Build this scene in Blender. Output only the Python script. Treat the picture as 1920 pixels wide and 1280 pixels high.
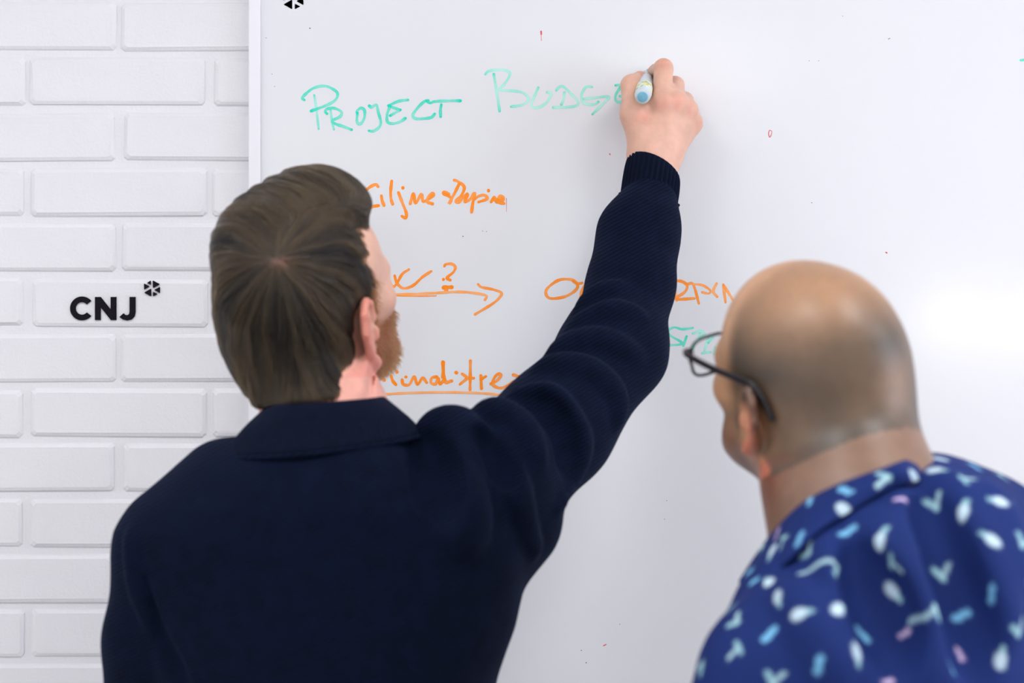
import bpy, bmesh, math, random
import numpy as np
from mathutils import Vector

for _o in list(bpy.data.objects):
    bpy.data.objects.remove(_o)
random.seed(7); RNG = np.random.default_rng(11)
C = bpy.context.scene.collection
SC = bpy.context.scene

# ------------------------------------------------------------------ camera, light, exposure
D = 2.70            # camera to brick face
S0 = 0.00070        # metres per photo pixel on the brick face
CAMZ = 1.60
cam_d = bpy.data.cameras.new('camera'); cam = bpy.data.objects.new('camera', cam_d); C.objects.link(cam)
cam.location = (0, -D, CAMZ); cam.rotation_euler = (math.pi/2, 0, 0)
cam_d.sensor_width = 36.0; cam_d.lens = 36.0*D/(1920*S0)
cam_d.dof.use_dof = True; cam_d.dof.focus_distance = 2.62; cam_d.dof.aperture_fstop = 3.2
cam_d.clip_start = 0.05
SC.camera = cam
SC.view_settings.view_transform = 'Standard'; SC.view_settings.look = 'None'
SC.view_settings.gamma = 1.0; SC.view_settings.use_curve_mapping = False
SC.cycles.max_bounces = 6; SC.cycles.diffuse_bounces = 3; SC.cycles.glossy_bounces = 3; SC.cycles.transmission_bounces = 5
SC.cycles.caustics_reflective = False; SC.cycles.caustics_refractive = False
SC.view_settings.exposure = 0.62

w = bpy.data.worlds.new('world'); SC.world = w; w.use_nodes = True
w.node_tree.nodes['Background'].inputs[0].default_value = (0.92, 0.93, 1.0, 1)
w.node_tree.nodes['Background'].inputs[1].default_value = 0.62

def area(name, loc, target, sx, sy, power, col):
    l = bpy.data.lights.new(name, 'AREA'); l.shape = 'RECTANGLE'; l.size = sx; l.size_y = sy
    l.energy = power; l.color = col
    o = bpy.data.objects.new(name, l); C.objects.link(o); o.location = loc
    o.rotation_euler = (Vector(target)-Vector(loc)).to_track_quat('-Z', 'Y').to_euler()
    return o
# daylight entering by the window of the right-hand wall
area('window_daylight', (3.12, -1.3, 1.75), (0.0, -0.8, 1.45), 2.0, 1.4, 26, (0.84, 0.86, 1.0))

# ------------------------------------------------------------------ helpers
def lin(r, g, b):
    f = lambda c: (c/255/12.92) if c/255 <= 0.04045 else ((c/255+0.055)/1.055)**2.4
    return (f(r), f(g), f(b))

def P(px, py, y):
    """photo pixel + distance from the wall -> world point"""
    s = S0*(D+y)/D
    return np.array([(px-960)*s, y, CAMZ+(640-py)*s])

def new_mat(name, base=(0.8, 0.8, 0.8), rough=0.5, **kw):
    m = bpy.data.materials.new(name); m.use_nodes = True
    nt = m.node_tree; b = nt.nodes['Principled BSDF']
    b.inputs['Base Color'].default_value = (*base, 1); b.inputs['Roughness'].default_value = rough
    for k, v in kw.items():
        b.inputs[k.replace('_', ' ')].default_value = v
    return m, nt, b

def N(nt, typ, **kw):
    n = nt.nodes.new(typ)
    for k, v in kw.items(): setattr(n, k, v)
    return n

def bump(nt, b, height_socket, strength, dist):
    bp = N(nt, 'ShaderNodeBump'); bp.inputs['Strength'].default_value = strength
    bp.inputs['Distance'].default_value = dist
    nt.links.new(height_socket, bp.inputs['Height']); nt.links.new(bp.outputs[0], b.inputs['Normal'])
    return bp

def noise(nt, scale, detail=4, coord='Object', rough=0.5):
    tc = N(nt, 'ShaderNodeTexCoord'); n = N(nt, 'ShaderNodeTexNoise')
    n.inputs['Scale'].default_value = scale; n.inputs['Detail'].default_value = detail
    n.inputs['Roughness'].default_value = rough
    nt.links.new(tc.outputs[coord], n.inputs['Vector'])
    return n

def tint_noise(nt, b, c0, c1, scale, detail=4):
    n = noise(nt, scale, detail); mx = N(nt, 'ShaderNodeMix', data_type='RGBA')
    mx.inputs[6].default_value = (*c0, 1); mx.inputs[7].default_value = (*c1, 1)
    nt.links.new(n.outputs['Fac'], mx.inputs[0]); nt.links.new(mx.outputs[2], b.inputs['Base Color'])
    return n

def obj(name, verts, faces, mat, parent=None, smooth=True, sharp=None):
    me = bpy.data.meshes.new(name)
    if isinstance(faces, np.ndarray):
        n = len(faces); k = faces.shape[1]
        me.vertices.add(len(verts)); me.vertices.foreach_set('co', np.asarray(verts, np.float32).ravel())
        me.loops.add(n*k); me.loops.foreach_set('vertex_index', faces.astype(np.int32).ravel())
        me.polygons.add(n); me.polygons.foreach_set('loop_start', np.arange(0, n*k, k, dtype=np.int32))
        me.update(calc_edges=True); me.validate()
    else:
        me.from_pydata([tuple(map(float, v)) for v in verts], [], faces); me.update()
    me.polygons.foreach_set('use_smooth', [smooth]*len(me.polygons))
    if sharp: 
        try: me.set_sharp_from_angle(angle=math.radians(sharp))
        except Exception: pass
    o = bpy.data.objects.new(name, me); C.objects.link(o)
    if mat: me.materials.append(mat)
    if parent: o.parent = parent
    return o

def empty(name, loc=(0, 0, 0)):
    o = bpy.data.objects.new(name, None); C.objects.link(o); o.location = loc; o.empty_display_size = 0.1
    return o

def tag(o, label, cat, group=None, kind=None):
    o['label'] = label; o['category'] = cat
    if group: o['group'] = group
    if kind: o['kind'] = kind
    return o

def under(child, parent):
    """parent keeping world placement (parents are unrotated empties or identity meshes)"""
    bpy.context.view_layer.update()
    child.parent = parent; child.matrix_parent_inverse = parent.matrix_world.inverted()
    return child

def boxv(lo, hi):
    x0, y0, z0 = lo; x1, y1, z1 = hi
    v = [(x0,y0,z0),(x1,y0,z0),(x1,y1,z0),(x0,y1,z0),(x0,y0,z1),(x1,y0,z1),(x1,y1,z1),(x0,y1,z1)]
    f = [(0,3,2,1),(4,5,6,7),(0,1,5,4),(1,2,6,5),(2,3,7,6),(3,0,4,7)]
    return v, f

def box(name, lo, hi, mat, parent=None, bev=0.0):
    bm = bmesh.new(); v, f = boxv(lo, hi)
    vs = [bm.verts.new(p) for p in v]; [bm.faces.new([vs[i] for i in q]) for q in f]
    if bev: bmesh.ops.bevel(bm, geom=list(bm.edges), offset=bev, segments=2, affect='EDGES', profile=0.6)
    me = bpy.data.meshes.new(name); bm.to_mesh(me); bm.free()
    o = bpy.data.objects.new(name, me); C.objects.link(o); me.materials.append(mat)
    if parent: o.parent = parent
    return o

def catmull(pts, sub=8):
    p = np.asarray(pts, float)
    if len(p) < 3:
        t = np.linspace(0, 1, sub+1)[:, None]; return p[0]*(1-t)+p[-1]*t
    q = np.vstack([2*p[0]-p[1], p, 2*p[-1]-p[-2]]); out = []
    for i in range(1, len(q)-2):
        a, b_, c, d = q[i-1], q[i], q[i+1], q[i+2]
        for t in np.linspace(0, 1, sub, endpoint=False):
            out.append(0.5*((2*b_)+(-a+c)*t+(2*a-5*b_+4*c-d)*t*t+(-a+3*b_-3*c+d)*t**3))
    out.append(p[-1]); return np.array(out)

def tube_mesh(path, radii, n=10, flat=None, closed=False):
    """swept tube; flat=(axis, factor) squashes the section along a direction"""
    p = np.asarray(path, float); m = len(p); radii = np.broadcast_to(radii, (m,))
    T = np.gradient(p, axis=0) if not closed else np.roll(p, -1, 0)-np.roll(p, 1, 0)
    T /= np.linalg.norm(T, axis=1)[:, None]+1e-12
    up = np.array([0, 0, 1.0]) if abs(T[0][2]) < 0.9 else np.array([1.0, 0, 0])
    V = []; u = np.cross(T[0], up); u /= np.linalg.norm(u)
    for i in range(m):
        u = u-T[i]*np.dot(u, T[i]); u /= np.linalg.norm(u); v = np.cross(T[i], u)
        for j in range(n):
            a = 2*math.pi*j/n
            off = radii[i]*(math.cos(a)*u+math.sin(a)*v)
            if flat is not None: off = off-flat[0]*np.dot(off, flat[0])*(1-flat[1])
            V.append(p[i]+off)
    F = []
    for i in range(m if closed else m-1):
        i2 = (i+1) % m
        for j in range(n):
            F.append((i*n+j, i*n+(j+1) % n, i2*n+(j+1) % n, i2*n+j))
    if not closed:
        F.append(tuple(range(n-1, -1, -1))); F.append(tuple((m-1)*n+j for j in range(n)))
    return V, F

# ------------------------------------------------------------------ signed-distance modelling
def rotm(yaw=0, pitch=0, roll=0):
    y, p, r = [math.radians(a) for a in (yaw, pitch, roll)]
    Rz = np.array([[math.cos(y), -math.sin(y), 0], [math.sin(y), math.cos(y), 0], [0, 0, 1]])
    Rx = np.array([[1, 0, 0], [0, math.cos(p), -math.sin(p)], [0, math.sin(p), math.cos(p)]])
    Ry = np.array([[math.cos(r), 0, math.sin(r)], [0, 1, 0], [-math.sin(r), 0, math.cos(r)]])
    return Rz @ Rx @ Ry

class Frame:
    def __init__(s, o, R=np.eye(3), scale=1.0): s.o = np.asarray(o, float); s.R = R; s.s = scale
    def pt(s, p): return s.o + s.R @ (np.asarray(p, float)*s.s)
    def inv(s, X): return ((X-s.o) @ s.R)/s.s

class SDF:
    def __init__(s): s.p = []; s.disp = None
    def cap(s, a, b, ra, rb=None, k=0.01, op=1):
        s.p.append(('c', np.asarray(a, float), np.asarray(b, float), ra, ra if rb is None else rb, k, op)); return s
    def chain(s, pts, rad, k=0.01, op=1):
        for i in range(len(pts)-1): s.cap(pts[i], pts[i+1], rad[i], rad[i+1], k, op)
        return s
    def ell(s, c, r, R=np.eye(3), k=0.01, op=1):
        s.p.append(('e', np.asarray(c, float), np.asarray(r, float), R, None, k, op)); return s
    def plane(s, c, n, k=0.01, op=0):
        """op 0: keep the side against n"""
        n = np.asarray(n, float); s.p.append(('h', np.asarray(c, float), n/np.linalg.norm(n), None, None, k, op)); return s
    def loft(s, zs, cx, cy, rx, ry, e=2.4, k=0.02, op=1):
        o = np.argsort(zs)
        s.p.append(('l', *[np.asarray(v, float)[o] for v in (zs, cx, cy, rx)], (np.asarray(ry, float)[o], e), k, op)); return s
    def one(s, q, X):
        t = q[0]
        if t == 'c':
            a, b, ra, rb = q[1:5]; ba = b-a
            x, y, z = X[:, 0]-a[0], X[:, 1]-a[1], X[:, 2]-a[2]
            h = np.minimum(np.maximum((x*ba[0]+y*ba[1]+z*ba[2])/(ba @ ba+1e-12), 0), 1)
            x = x-h*ba[0]; y = y-h*ba[1]; z = z-h*ba[2]
            return np.sqrt(x*x+y*y+z*z)-(ra+(rb-ra)*h)
        if t == 'e':
            p = (X-q[1]) @ q[3]; r = q[2]
            x, y, z = p[:, 0]/r[0], p[:, 1]/r[1], p[:, 2]/r[2]; k0 = np.sqrt(x*x+y*y+z*z)
            x, y, z = x/r[0], y/r[1], z/r[2]; k1 = np.sqrt(x*x+y*y+z*z)
            return np.where(k0 < 0.3, (k0-1)*r.min(), k0*(k0-1)/(k1+1e-9))
        if t == 'h': return (X-q[1]) @ q[2]
        zs, cx, cy, rx = q[1:5]; ry, e = q[5]
        z = X[:, 2]
        I = lambda v: np.interp(z, zs, v)
        a, b = I(rx), I(ry)
        u = np.abs((X[:, 0]-I(cx))/a)+1e-9; v = np.abs((X[:, 1]-I(cy))/b)+1e-9
        g = (u**e+v**e)**(1/e)
        d = (g-1)*np.minimum(a, b)*0.8
        return np.maximum(d, np.maximum(zs[0]-z, z-zs[-1]))
    def val(s, X, idx=None):
        d = np.full(len(X), 10.0)
        for i in (range(len(s.p)) if idx is None else idx):
            q = s.p[i]; e = s.one(q, X); k, op = q[-2], q[-1]
            if op == 1:
                h = np.maximum(k-np.abs(d-e), 0)/k; d = np.minimum(d, e)-h*h*k/4
            else:
                if op == -1: e = -e
                h = np.maximum(k-np.abs(d-e), 0)/k; d = np.maximum(d, e)+h*h*k/4
        if s.disp is not None: d = d+s.disp(X)
        return d
    def grad(s, X, h=1e-3):
        g = np.stack([s.val(X+np.eye(3)[i]*h)-s.val(X-np.eye(3)[i]*h) for i in range(3)], 1)
        return g/(np.linalg.norm(g, axis=1)[:, None]+1e-12)
    def trace(s, px, py, start=1.2):
        """first surface point seen through a photo pixel"""
        o = np.array([0, -D, CAMZ]); d = P(px, py, 0)-o; d /= np.linalg.norm(d); t = start
        for _ in range(90):
            v = s.val((o+d*t)[None])[0]
            if v < 4e-4: break
            t += v*0.7
            if t > 3.2: return None
        return o+d*t
    def mesh(s, lo, hi, h, smooth=2):
        B = 12; lo = np.asarray(lo, float); nb = np.ceil((np.asarray(hi)-lo)/(h*B)).astype(int)
        gi = np.stack(np.meshgrid(*[np.arange(n) for n in nb], indexing='ij'), -1).reshape(-1, 3)
        cen = lo+(gi+0.5)*h*B; hd = h*B*math.sqrt(3)/2
        keep = np.abs(s.val(cen)) < hd*1.35+0.008
        gi, cen = gi[keep], cen[keep]
        pv = np.stack([s.one(q, cen) for q in s.p], 1)
        un = [i for i, q in enumerate(s.p) if q[-1] == 1]
        best = pv[:, un].min(1)
        ks = np.array([q[-2] for q in s.p])
        r = np.arange(B+1); loc = np.stack(np.meshgrid(r, r, r, indexing='ij'), -1).reshape(-1, 3)
        M = (nb*B+3).astype(np.int64)
        key = lambda c: ((c[..., 0]+1)*M[1]+(c[..., 1]+1))*M[2]+(c[..., 2]+1)
        VK, VP, Q = [], [], []
        co = np.array([(a, b, c) for a in (0, 1) for b in (0, 1) for c in (0, 1)])
        ed = [(i, j) for i in range(8) for j in range(i+1, 8) if np.abs(co[i]-co[j]).sum() == 1]
        for bi in range(len(gi)):
            idx = [i for i in range(len(s.p)) if
                   (s.p[i][-1] == 1 and pv[bi, i] < best[bi]+ks[i]+2.3*hd) or
                   (s.p[i][-1] == -1 and pv[bi, i] < ks[i]+1.9*hd) or
                   (s.p[i][-1] == 0 and pv[bi, i] > -ks[i]-1.9*hd)]
            base = gi[bi]*B
            v = s.val(lo+(base+loc)*h, idx).reshape(B+1, B+1, B+1)
            ins = v < 0
            if ins.all() or not ins.any(): continue
            cs = [v[a:a+B, b:b+B, c:c+B] for a, b, c in co]
            n_in = sum((q < 0).astype(int) for q in cs)
            act = np.argwhere((n_in > 0) & (n_in < 8))
            cv = np.stack([q[tuple(act.T)] for q in cs], 1)
            acc = np.zeros((len(act), 3)); cnt = np.zeros(len(act))
            for i, j in ed:
                a, b = cv[:, i], cv[:, j]; m = (a < 0) != (b < 0)
                t = np.where(m, a/(a-b+1e-20), 0)
                acc += np.where(m[:, None], co[i]+(co[j]-co[i])*t[:, None], 0); cnt += m
            VP.append(lo+(base+act+acc/cnt[:, None])*h); VK.append(key(base+act))
            for ax in range(3):
                o1, o2 = [(1, 2), (2, 0), (0, 1)][ax]
                sl0 = [slice(0, B)]*3; sl1 = [slice(0, B)]*3; sl1[ax] = slice(1, B+1)
                a, b = ins[tuple(sl0)], ins[tuple(sl1)]
                e = np.argwhere(a != b)
                if not len(e): continue
                fl = a[tuple(e.T)]; e = e+base
                d1 = np.zeros(3, int); d1[o1] = 1; d2 = np.zeros(3, int); d2[o2] = 1
                quad = np.stack([key(e-d1-d2), key(e-d2), key(e), key(e-d1)], 1)
                quad[~fl] = quad[~fl][:, ::-1]; Q.append(quad)
        VK = np.concatenate(VK); VP = np.concatenate(VP); Q = np.concatenate(Q)
        o = np.argsort(VK); VK, VP = VK[o], VP[o]
        qi = np.clip(np.searchsorted(VK, Q), 0, len(VK)-1)
        ok = (VK[qi] == Q).all(1); qi = qi[ok]
        E = np.concatenate([qi[:, [0, 1]], qi[:, [1, 2]], qi[:, [2, 3]], qi[:, [3, 0]]])
        for _ in range(smooth):
            acc = np.zeros_like(VP); cnt = np.zeros(len(VP))
            for a, b in ((0, 1), (1, 0)):
                for ax in range(3): acc[:, ax] += np.bincount(E[:, a], VP[E[:, b], ax], len(VP))
                cnt += np.bincount(E[:, a], minlength=len(VP))
            VP = VP*0.5+0.5*acc/np.maximum(cnt, 1)[:, None]
        return VP, qi

def sstep(a, b, x):
    t = np.clip((x-a)/(b-a), 0, 1); return t*t*(3-2*t)

def set_color(o, name, cols):
    at = o.data.attributes.new(name, 'FLOAT_COLOR', 'POINT')
    c = np.ones((len(cols), 4), np.float32); c[:, :3] = cols
    at.data.foreach_set('color', c.ravel())

def vnoise(X, scale, seed=0):
    """cheap smooth 3-D value noise in [-1,1]"""
    Y = X*scale+seed*17.3; i = np.floor(Y).astype(np.int64); f = Y-i; f = f*f*(3-2*f)
    def hsh(a): 
        n = (a[:, 0]*73856093) ^ (a[:, 1]*19349663) ^ (a[:, 2]*83492791) ^ (seed*2654435)
        n = (n ^ (n >> 13))*1274126177 & 0x7fffffff
        return (n % 65536)/32768.0-1
    r = 0
    for a in (0, 1):
        for b in (0, 1):
            for c in (0, 1):
                wgt = (f[:, 0] if a else 1-f[:, 0])*(f[:, 1] if b else 1-f[:, 1])*(f[:, 2] if c else 1-f[:, 2])
                r = r+wgt*hsh(i+np.array([a, b, c]))
    return r

# ------------------------------------------------------------------ materials
def m_paint():
    m, nt, b = new_mat('white_brick_paint', lin(222, 222, 226), 0.45)
    n = tint_noise(nt, b, lin(217, 217, 221), lin(226, 226, 230), 9, 3)
    n2 = noise(nt, 260, 5); n3 = noise(nt, 45, 3)
    ad = N(nt, 'ShaderNodeMath', operation='MULTIPLY_ADD'); ad.inputs[1].default_value = 1.6
    nt.links.new(n3.outputs['Fac'], ad.inputs[0]); nt.links.new(n2.outputs['Fac'], ad.inputs[2])
    bump(nt, b, ad.outputs[0], 0.42, 0.0012); return m
M_BRICK = m_paint()
M_BOARD, nt, b = new_mat('whiteboard_enamel', lin(238, 240, 244), 0.22, Specular_IOR_Level=0.5)
tint_noise(nt, b, lin(220, 222, 226), lin(225, 226, 229), 2.5, 2)
n = noise(nt, 6, 3)
mr = N(nt, 'ShaderNodeMapRange'); mr.inputs[3].default_value = 0.12; mr.inputs[4].default_value = 0.17
nt.links.new(n.outputs['Fac'], mr.inputs[0]); nt.links.new(mr.outputs[0], b.inputs['Roughness'])
M_FRAME, nt, b = new_mat('white_lacquered_frame', lin(240, 240, 246), 0.35)
tint_noise(nt, b, lin(226, 226, 231), lin(232, 232, 236), 12)
M_BLACK, nt, b = new_mat('black_vinyl', lin(14, 11, 20), 0.6, Specular_IOR_Level=0.1)
tint_noise(nt, b, lin(10, 8, 15), lin(26, 21, 33), 120)

def ink_mat(name, strong, faint):
    m, nt, b = new_mat(name, strong, 0.5, Specular_IOR_Level=0.15)
    at = N(nt, 'ShaderNodeAttribute', attribute_name='ink')
    n = noise(nt, 500, 2); ma = N(nt, 'ShaderNodeMath', operation='MULTIPLY_ADD')
    ma.inputs[1].default_value = 0.35; nt.links.new(n.outputs['Fac'], ma.inputs[0])
    sub = N(nt, 'ShaderNodeMath', operation='SUBTRACT'); sub.inputs[1].default_value = 0.17
    nt.links.new(at.outputs['Fac'], sub.inputs[0]); nt.links.new(sub.outputs[0], ma.inputs[2])
    mx = N(nt, 'ShaderNodeMix', data_type='RGBA'); mx.clamp_factor = True
    mx.inputs[6].default_value = (*faint, 1); mx.inputs[7].default_value = (*strong, 1)
    nt.links.new(ma.outputs[0], mx.inputs[0]); nt.links.new(mx.outputs[2], b.inputs['Base Color']); return m
M_TEAL = ink_mat('teal_marker_ink', lin(0, 212, 184), lin(188, 240, 228))
M_ORANGE = ink_mat('orange_marker_ink', lin(255, 138, 0), lin(255, 196, 140))
M_RED = ink_mat('red_marker_ink', lin(205, 30, 30), lin(240, 170, 170))

def m_skin(name, rough, sss):
    m, nt, b = new_mat(name, (0.6, 0.4, 0.3), rough)
    at = N(nt, 'ShaderNodeAttribute', attribute_name='skin')
    n = noise(nt, 70, 5); mx = N(nt, 'ShaderNodeMix', data_type='RGBA', blend_type='MULTIPLY'); mx.inputs[0].default_value = 1
    cr = N(nt, 'ShaderNodeMapRange'); cr.inputs[1].default_value = 0.25; cr.inputs[2].default_value = 0.75
    cr.inputs[3].default_value = 0.9; cr.inputs[4].default_value = 1.08
    nt.links.new(n.outputs['Fac'], cr.inputs[0]); nt.links.new(at.outputs['Color'], mx.inputs[6])
    nt.links.new(cr.outputs[0], mx.inputs[7]); nt.links.new(mx.outputs[2], b.inputs['Base Color'])
    b.inputs['Subsurface Weight'].default_value = sss
    b.inputs['Subsurface Radius'].default_value = (0.9, 0.35, 0.2); b.inputs['Subsurface Scale'].default_value = 0.006
    n2 = noise(nt, 420, 3); bump(nt, b, n2.outputs['Fac'], 0.15, 0.0006)
    return m
M_SKIN1 = m_skin('fair_skin', 0.5, 0.35)
M_SKIN2 = m_skin('tanned_skin', 0.42, 0.3)

def m_knit():
    m, nt, b = new_mat('navy_knit', lin(12, 20, 42), 0.9, Sheen_Weight=0.10, Sheen_Roughness=0.3)
    b.inputs['Sheen Tint'].default_value = (*lin(90, 120, 190), 1)
    b.inputs['Specular IOR Level'].default_value = 0.08
    n0 = tint_noise(nt, b, lin(4, 10, 25), lin(10, 20, 45), 55, 5); mxn = b.inputs['Base Color'].links[0].from_node
    tc = N(nt, 'ShaderNodeTexCoord'); mp = N(nt, 'ShaderNodeMapping'); mp.inputs['Rotation'].default_value = (0, 0.5, 0)
    nt.links.new(tc.outputs['Object'], mp.inputs['Vector'])
    wv = N(nt, 'ShaderNodeTexWave', bands_direction='Z'); wv.inputs['Scale'].default_value = 76
    wv.inputs['Distortion'].default_value = 1.2; wv.inputs['Detail'].default_value = 2; wv.inputs['Detail Scale'].default_value = 2
    nt.links.new(mp.outputs[0], wv.inputs['Vector'])
    n = noise(nt, 900, 3); ad = N(nt, 'ShaderNodeMath', operation='ADD')
    nt.links.new(wv.outputs['Fac'], ad.inputs[0]); nt.links.new(n.outputs['Fac'], ad.inputs[1])
    bump(nt, b, ad.outputs[0], 0.7, 0.0012)
    mr = N(nt, 'ShaderNodeMapRange'); mr.inputs[3].default_value = 0.6; mr.inputs[4].default_value = 1.35
    nt.links.new(wv.outputs['Fac'], mr.inputs[0])
    mm = N(nt, 'ShaderNodeMix', data_type='RGBA', blend_type='MULTIPLY'); mm.inputs[0].default_value = 1
    nt.links.new(mxn.outputs[2], mm.inputs[6]); nt.links.new(mr.outputs[0], mm.inputs[7]); nt.links.new(mm.outputs[2], b.inputs['Base Color']); return m
M_KNIT = m_knit()
M_RIB, nt, b = new_mat('navy_rib_knit', lin(12, 18, 32), 0.85, Sheen_Weight=0.05)
b.inputs['Sheen Tint'].default_value = (*lin(90, 120, 190), 1); b.inputs['Specular IOR Level'].default_value = 0.08
tint_noise(nt, b, lin(5, 10, 25), lin(10, 18, 39), 90); n = noise(nt, 900, 3); bump(nt, b, n.outputs['Fac'], 0.4, 0.001)

M_SHIRT, nt, b = new_mat('printed_cotton', lin(28, 48, 105), 0.8, Sheen_Weight=0.0, Specular_IOR_Level=0.15)
at = N(nt, 'ShaderNodeAttribute', attribute_name='print'); nt.links.new(at.outputs['Color'], b.inputs['Base Color'])
n = noise(nt, 700, 3); bump(nt, b, n.outputs['Fac'], 0.3, 0.0006)

M_PANTS, nt, b = new_mat('dark_denim', lin(38, 42, 55), 0.8); n = tint_noise(nt, b, lin(30, 34, 46), lin(48, 53, 68), 80)
M_CHINO, nt, b = new_mat('grey_chino', lin(92, 88, 84), 0.8); n = tint_noise(nt, b, lin(84, 80, 76), lin(100, 96, 92), 60)
M_SHOE, nt, b = new_mat('black_leather', lin(26, 24, 24), 0.45); n = tint_noise(nt, b, lin(22, 20, 20), lin(36, 33, 32), 40)
M_SOLE, nt, b = new_mat('pale_rubber', lin(205, 203, 198), 0.7); n = tint_noise(nt, b, lin(195, 193, 188), lin(212, 210, 206), 40)
M_SPEC, nt, b = new_mat('black_acetate', lin(20, 18, 24), 0.25); tint_noise(nt, b, lin(14, 13, 18), lin(30, 27, 34), 80)
M_LENS, nt, b = new_mat('spectacle_lens', (1, 1, 1), 0.02, Transmission_Weight=1.0, IOR=1.02)
M_EYE, nt, b = new_mat('eye_white', lin(235, 230, 226), 0.2)
tint_noise(nt, b, lin(232, 226, 222), lin(240, 236, 232), 90)
M_IRIS, nt, b = new_mat('iris', lin(60, 70, 70), 0.15); tint_noise(nt, b, lin(40, 48, 50), lin(84, 92, 90), 400)
M_BARREL, nt, b = new_mat('marker_barrel', lin(214, 228, 232), 0.25, Transmission_Weight=0.15); tint_noise(nt, b, lin(205, 221, 226), lin(222, 234, 238), 60)
M_PLUG, nt, b = new_mat('marker_end_plug', lin(110, 172, 196), 0.4); tint_noise(nt, b, lin(98, 160, 186), lin(128, 186, 208), 200)
M_MLABEL, nt, b = new_mat('marker_label', lin(226, 214, 90), 0.5)
wv = noise(nt, 160, 1); cr = N(nt, 'ShaderNodeValToRGB'); cr.color_ramp.interpolation = 'CONSTANT'
cr.color_ramp.elements[0].color = (*lin(206, 222, 226), 1); cr.color_ramp.elements[1].position = 0.52
cr.color_ramp.elements[1].color = (*lin(226, 214, 70), 1)
e = cr.color_ramp.elements.new(0.62); e.color = (*lin(150, 160, 165), 1)
nt.links.new(wv.outputs['Fac'], cr.inputs[0]); nt.links.new(cr.outputs[0], b.inputs['Base Color'])
M_NIB, nt, b = new_mat('teal_nib', lin(0, 150, 130), 0.6); tint_noise(nt, b, lin(0, 140, 120), lin(10, 165, 140), 300)
M_FLOOR, nt, b = new_mat('grey_floor', lin(150, 146, 142), 0.5); tint_noise(nt, b, lin(216, 213, 210), lin(228, 225, 222), 6)
M_CEIL, nt, b = new_mat('ceiling_paint', lin(236, 236, 236), 0.8); tint_noise(nt, b, lin(232, 232, 232), lin(240, 240, 240), 5)

def m_emit(name, col, strength):
    m = bpy.data.materials.new(name); m.use_nodes = True; nt = m.node_tree; b = nt.nodes['Principled BSDF']
    b.inputs['Emission Color'].default_value = (*col, 1); b.inputs['Emission Strength'].default_value = strength
    return m
M_LAMP = m_emit('lamp_diffuser', (1.0, 0.985, 0.985), 8.0)
M_GLOBE = m_emit('globe_lamp_glass', (1.0, 0.95, 0.86), 34.0)

def m_hair(name, col, col2):
    m = bpy.data.materials.new(name); m.use_nodes = True; nt = m.node_tree
    for n in list(nt.nodes): nt.nodes.remove(n)
    out = N(nt, 'ShaderNodeOutputMaterial'); h = N(nt, 'ShaderNodeBsdfHairPrincipled'); h.parametrization = 'COLOR'
    h.inputs['IOR'].default_value = 1.38; h.inputs['Roughness'].default_value = 0.4; h.inputs['Radial Roughness'].default_value = 0.5
    hi = N(nt, 'ShaderNodeHairInfo'); mx = N(nt, 'ShaderNodeMix', data_type='RGBA')
    mx.inputs[6].default_value = (*col, 1); mx.inputs[7].default_value = (*col2, 1)
    at = N(nt, 'ShaderNodeAttribute', attribute_name='tone'); ma = N(nt, 'ShaderNodeMath', operation='MULTIPLY_ADD')
    ma.inputs[1].default_value = 0.45; nt.links.new(hi.outputs['Random'], ma.inputs[0]); nt.links.new(at.outputs['Fac'], ma.inputs[2])
    mx.clamp_factor = True; nt.links.new(ma.outputs[0], mx.inputs[0]); nt.links.new(mx.outputs[2], h.inputs['Color'])
    nt.links.new(h.outputs[0], out.inputs[0]); return m
M_HAIR = m_hair('brown_hair', lin(7, 5, 4), lin(66, 52, 33))
M_BEARD = m_hair('ginger_beard_hair', lin(70, 36, 18), lin(116, 66, 36))
M_CAP, nt, b = new_mat('brown_hair_mass', lin(40, 33, 27), 0.6)
at = N(nt, 'ShaderNodeAttribute', attribute_name='hair'); nt.links.new(at.outputs['Color'], b.inputs['Base Color'])

# ------------------------------------------------------------------ the room
XL, XR, YB, ZC = -3.4, 3.2, -7.2, 2.78
MORT = 0.0046
v, f = boxv((XL, MORT, 0), (XR, 0.16, ZC))
wall = obj('wall_back', v, f, M_BRICK, smooth=False); wall['kind'] = 'structure'
wall['label'] = 'white painted brick wall behind the whiteboard'
v, f = boxv((XL, YB, -0.1), (XR, 0.16, 0)); fl = obj('floor', v, f, M_FLOOR, smooth=False); fl['kind'] = 'structure'
v, f = boxv((XL, YB, ZC), (XR, 0.16, ZC+0.1)); ce = obj('ceiling', v, f, M_CEIL, smooth=False); ce['kind'] = 'structure'
# right-hand wall with the window opening (y -2.4..-0.2, z 1.0..2.5)
V, Fs = [], []
for lo, hi in (((XR, YB, 0), (XR+.15, 0.16, 0.98)), ((XR, YB, 2.52), (XR+.15, 0.16, ZC)),
               ((XR, YB, 0.98), (XR+.15, -2.4, 2.52)), ((XR, -0.2, 0.98), (XR+.15, 0.16, 2.52))):
    v, f = boxv(lo, hi); n = len(V); V += v; Fs += [tuple(i+n for i in q) for q in f]
wr = obj('wall_right', V, Fs, M_CEIL, smooth=False); wr['kind'] = 'structure'
win = empty('window_1', (XR, -1.3, 0.98)); win['kind'] = 'structure'
for lo, hi, nm in (((XR, -2.4, .98), (XR+.07, -2.34, 2.52), 'window_frame'), ((XR, -.26, .98), (XR+.07, -.2, 2.52), 'window_frame'),
                   ((XR, -2.34, .98), (XR+.07, -.26, 1.04), 'window_sill'), ((XR, -2.34, 2.46), (XR+.07, -.26, 2.52), 'window_frame'),
                   ((XR+.01, -1.33, 1.04), (XR+.06, -1.27, 2.46), 'mullion')):
    under(box(nm, lo, hi, M_FRAME, None, 0.004), win)

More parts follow.
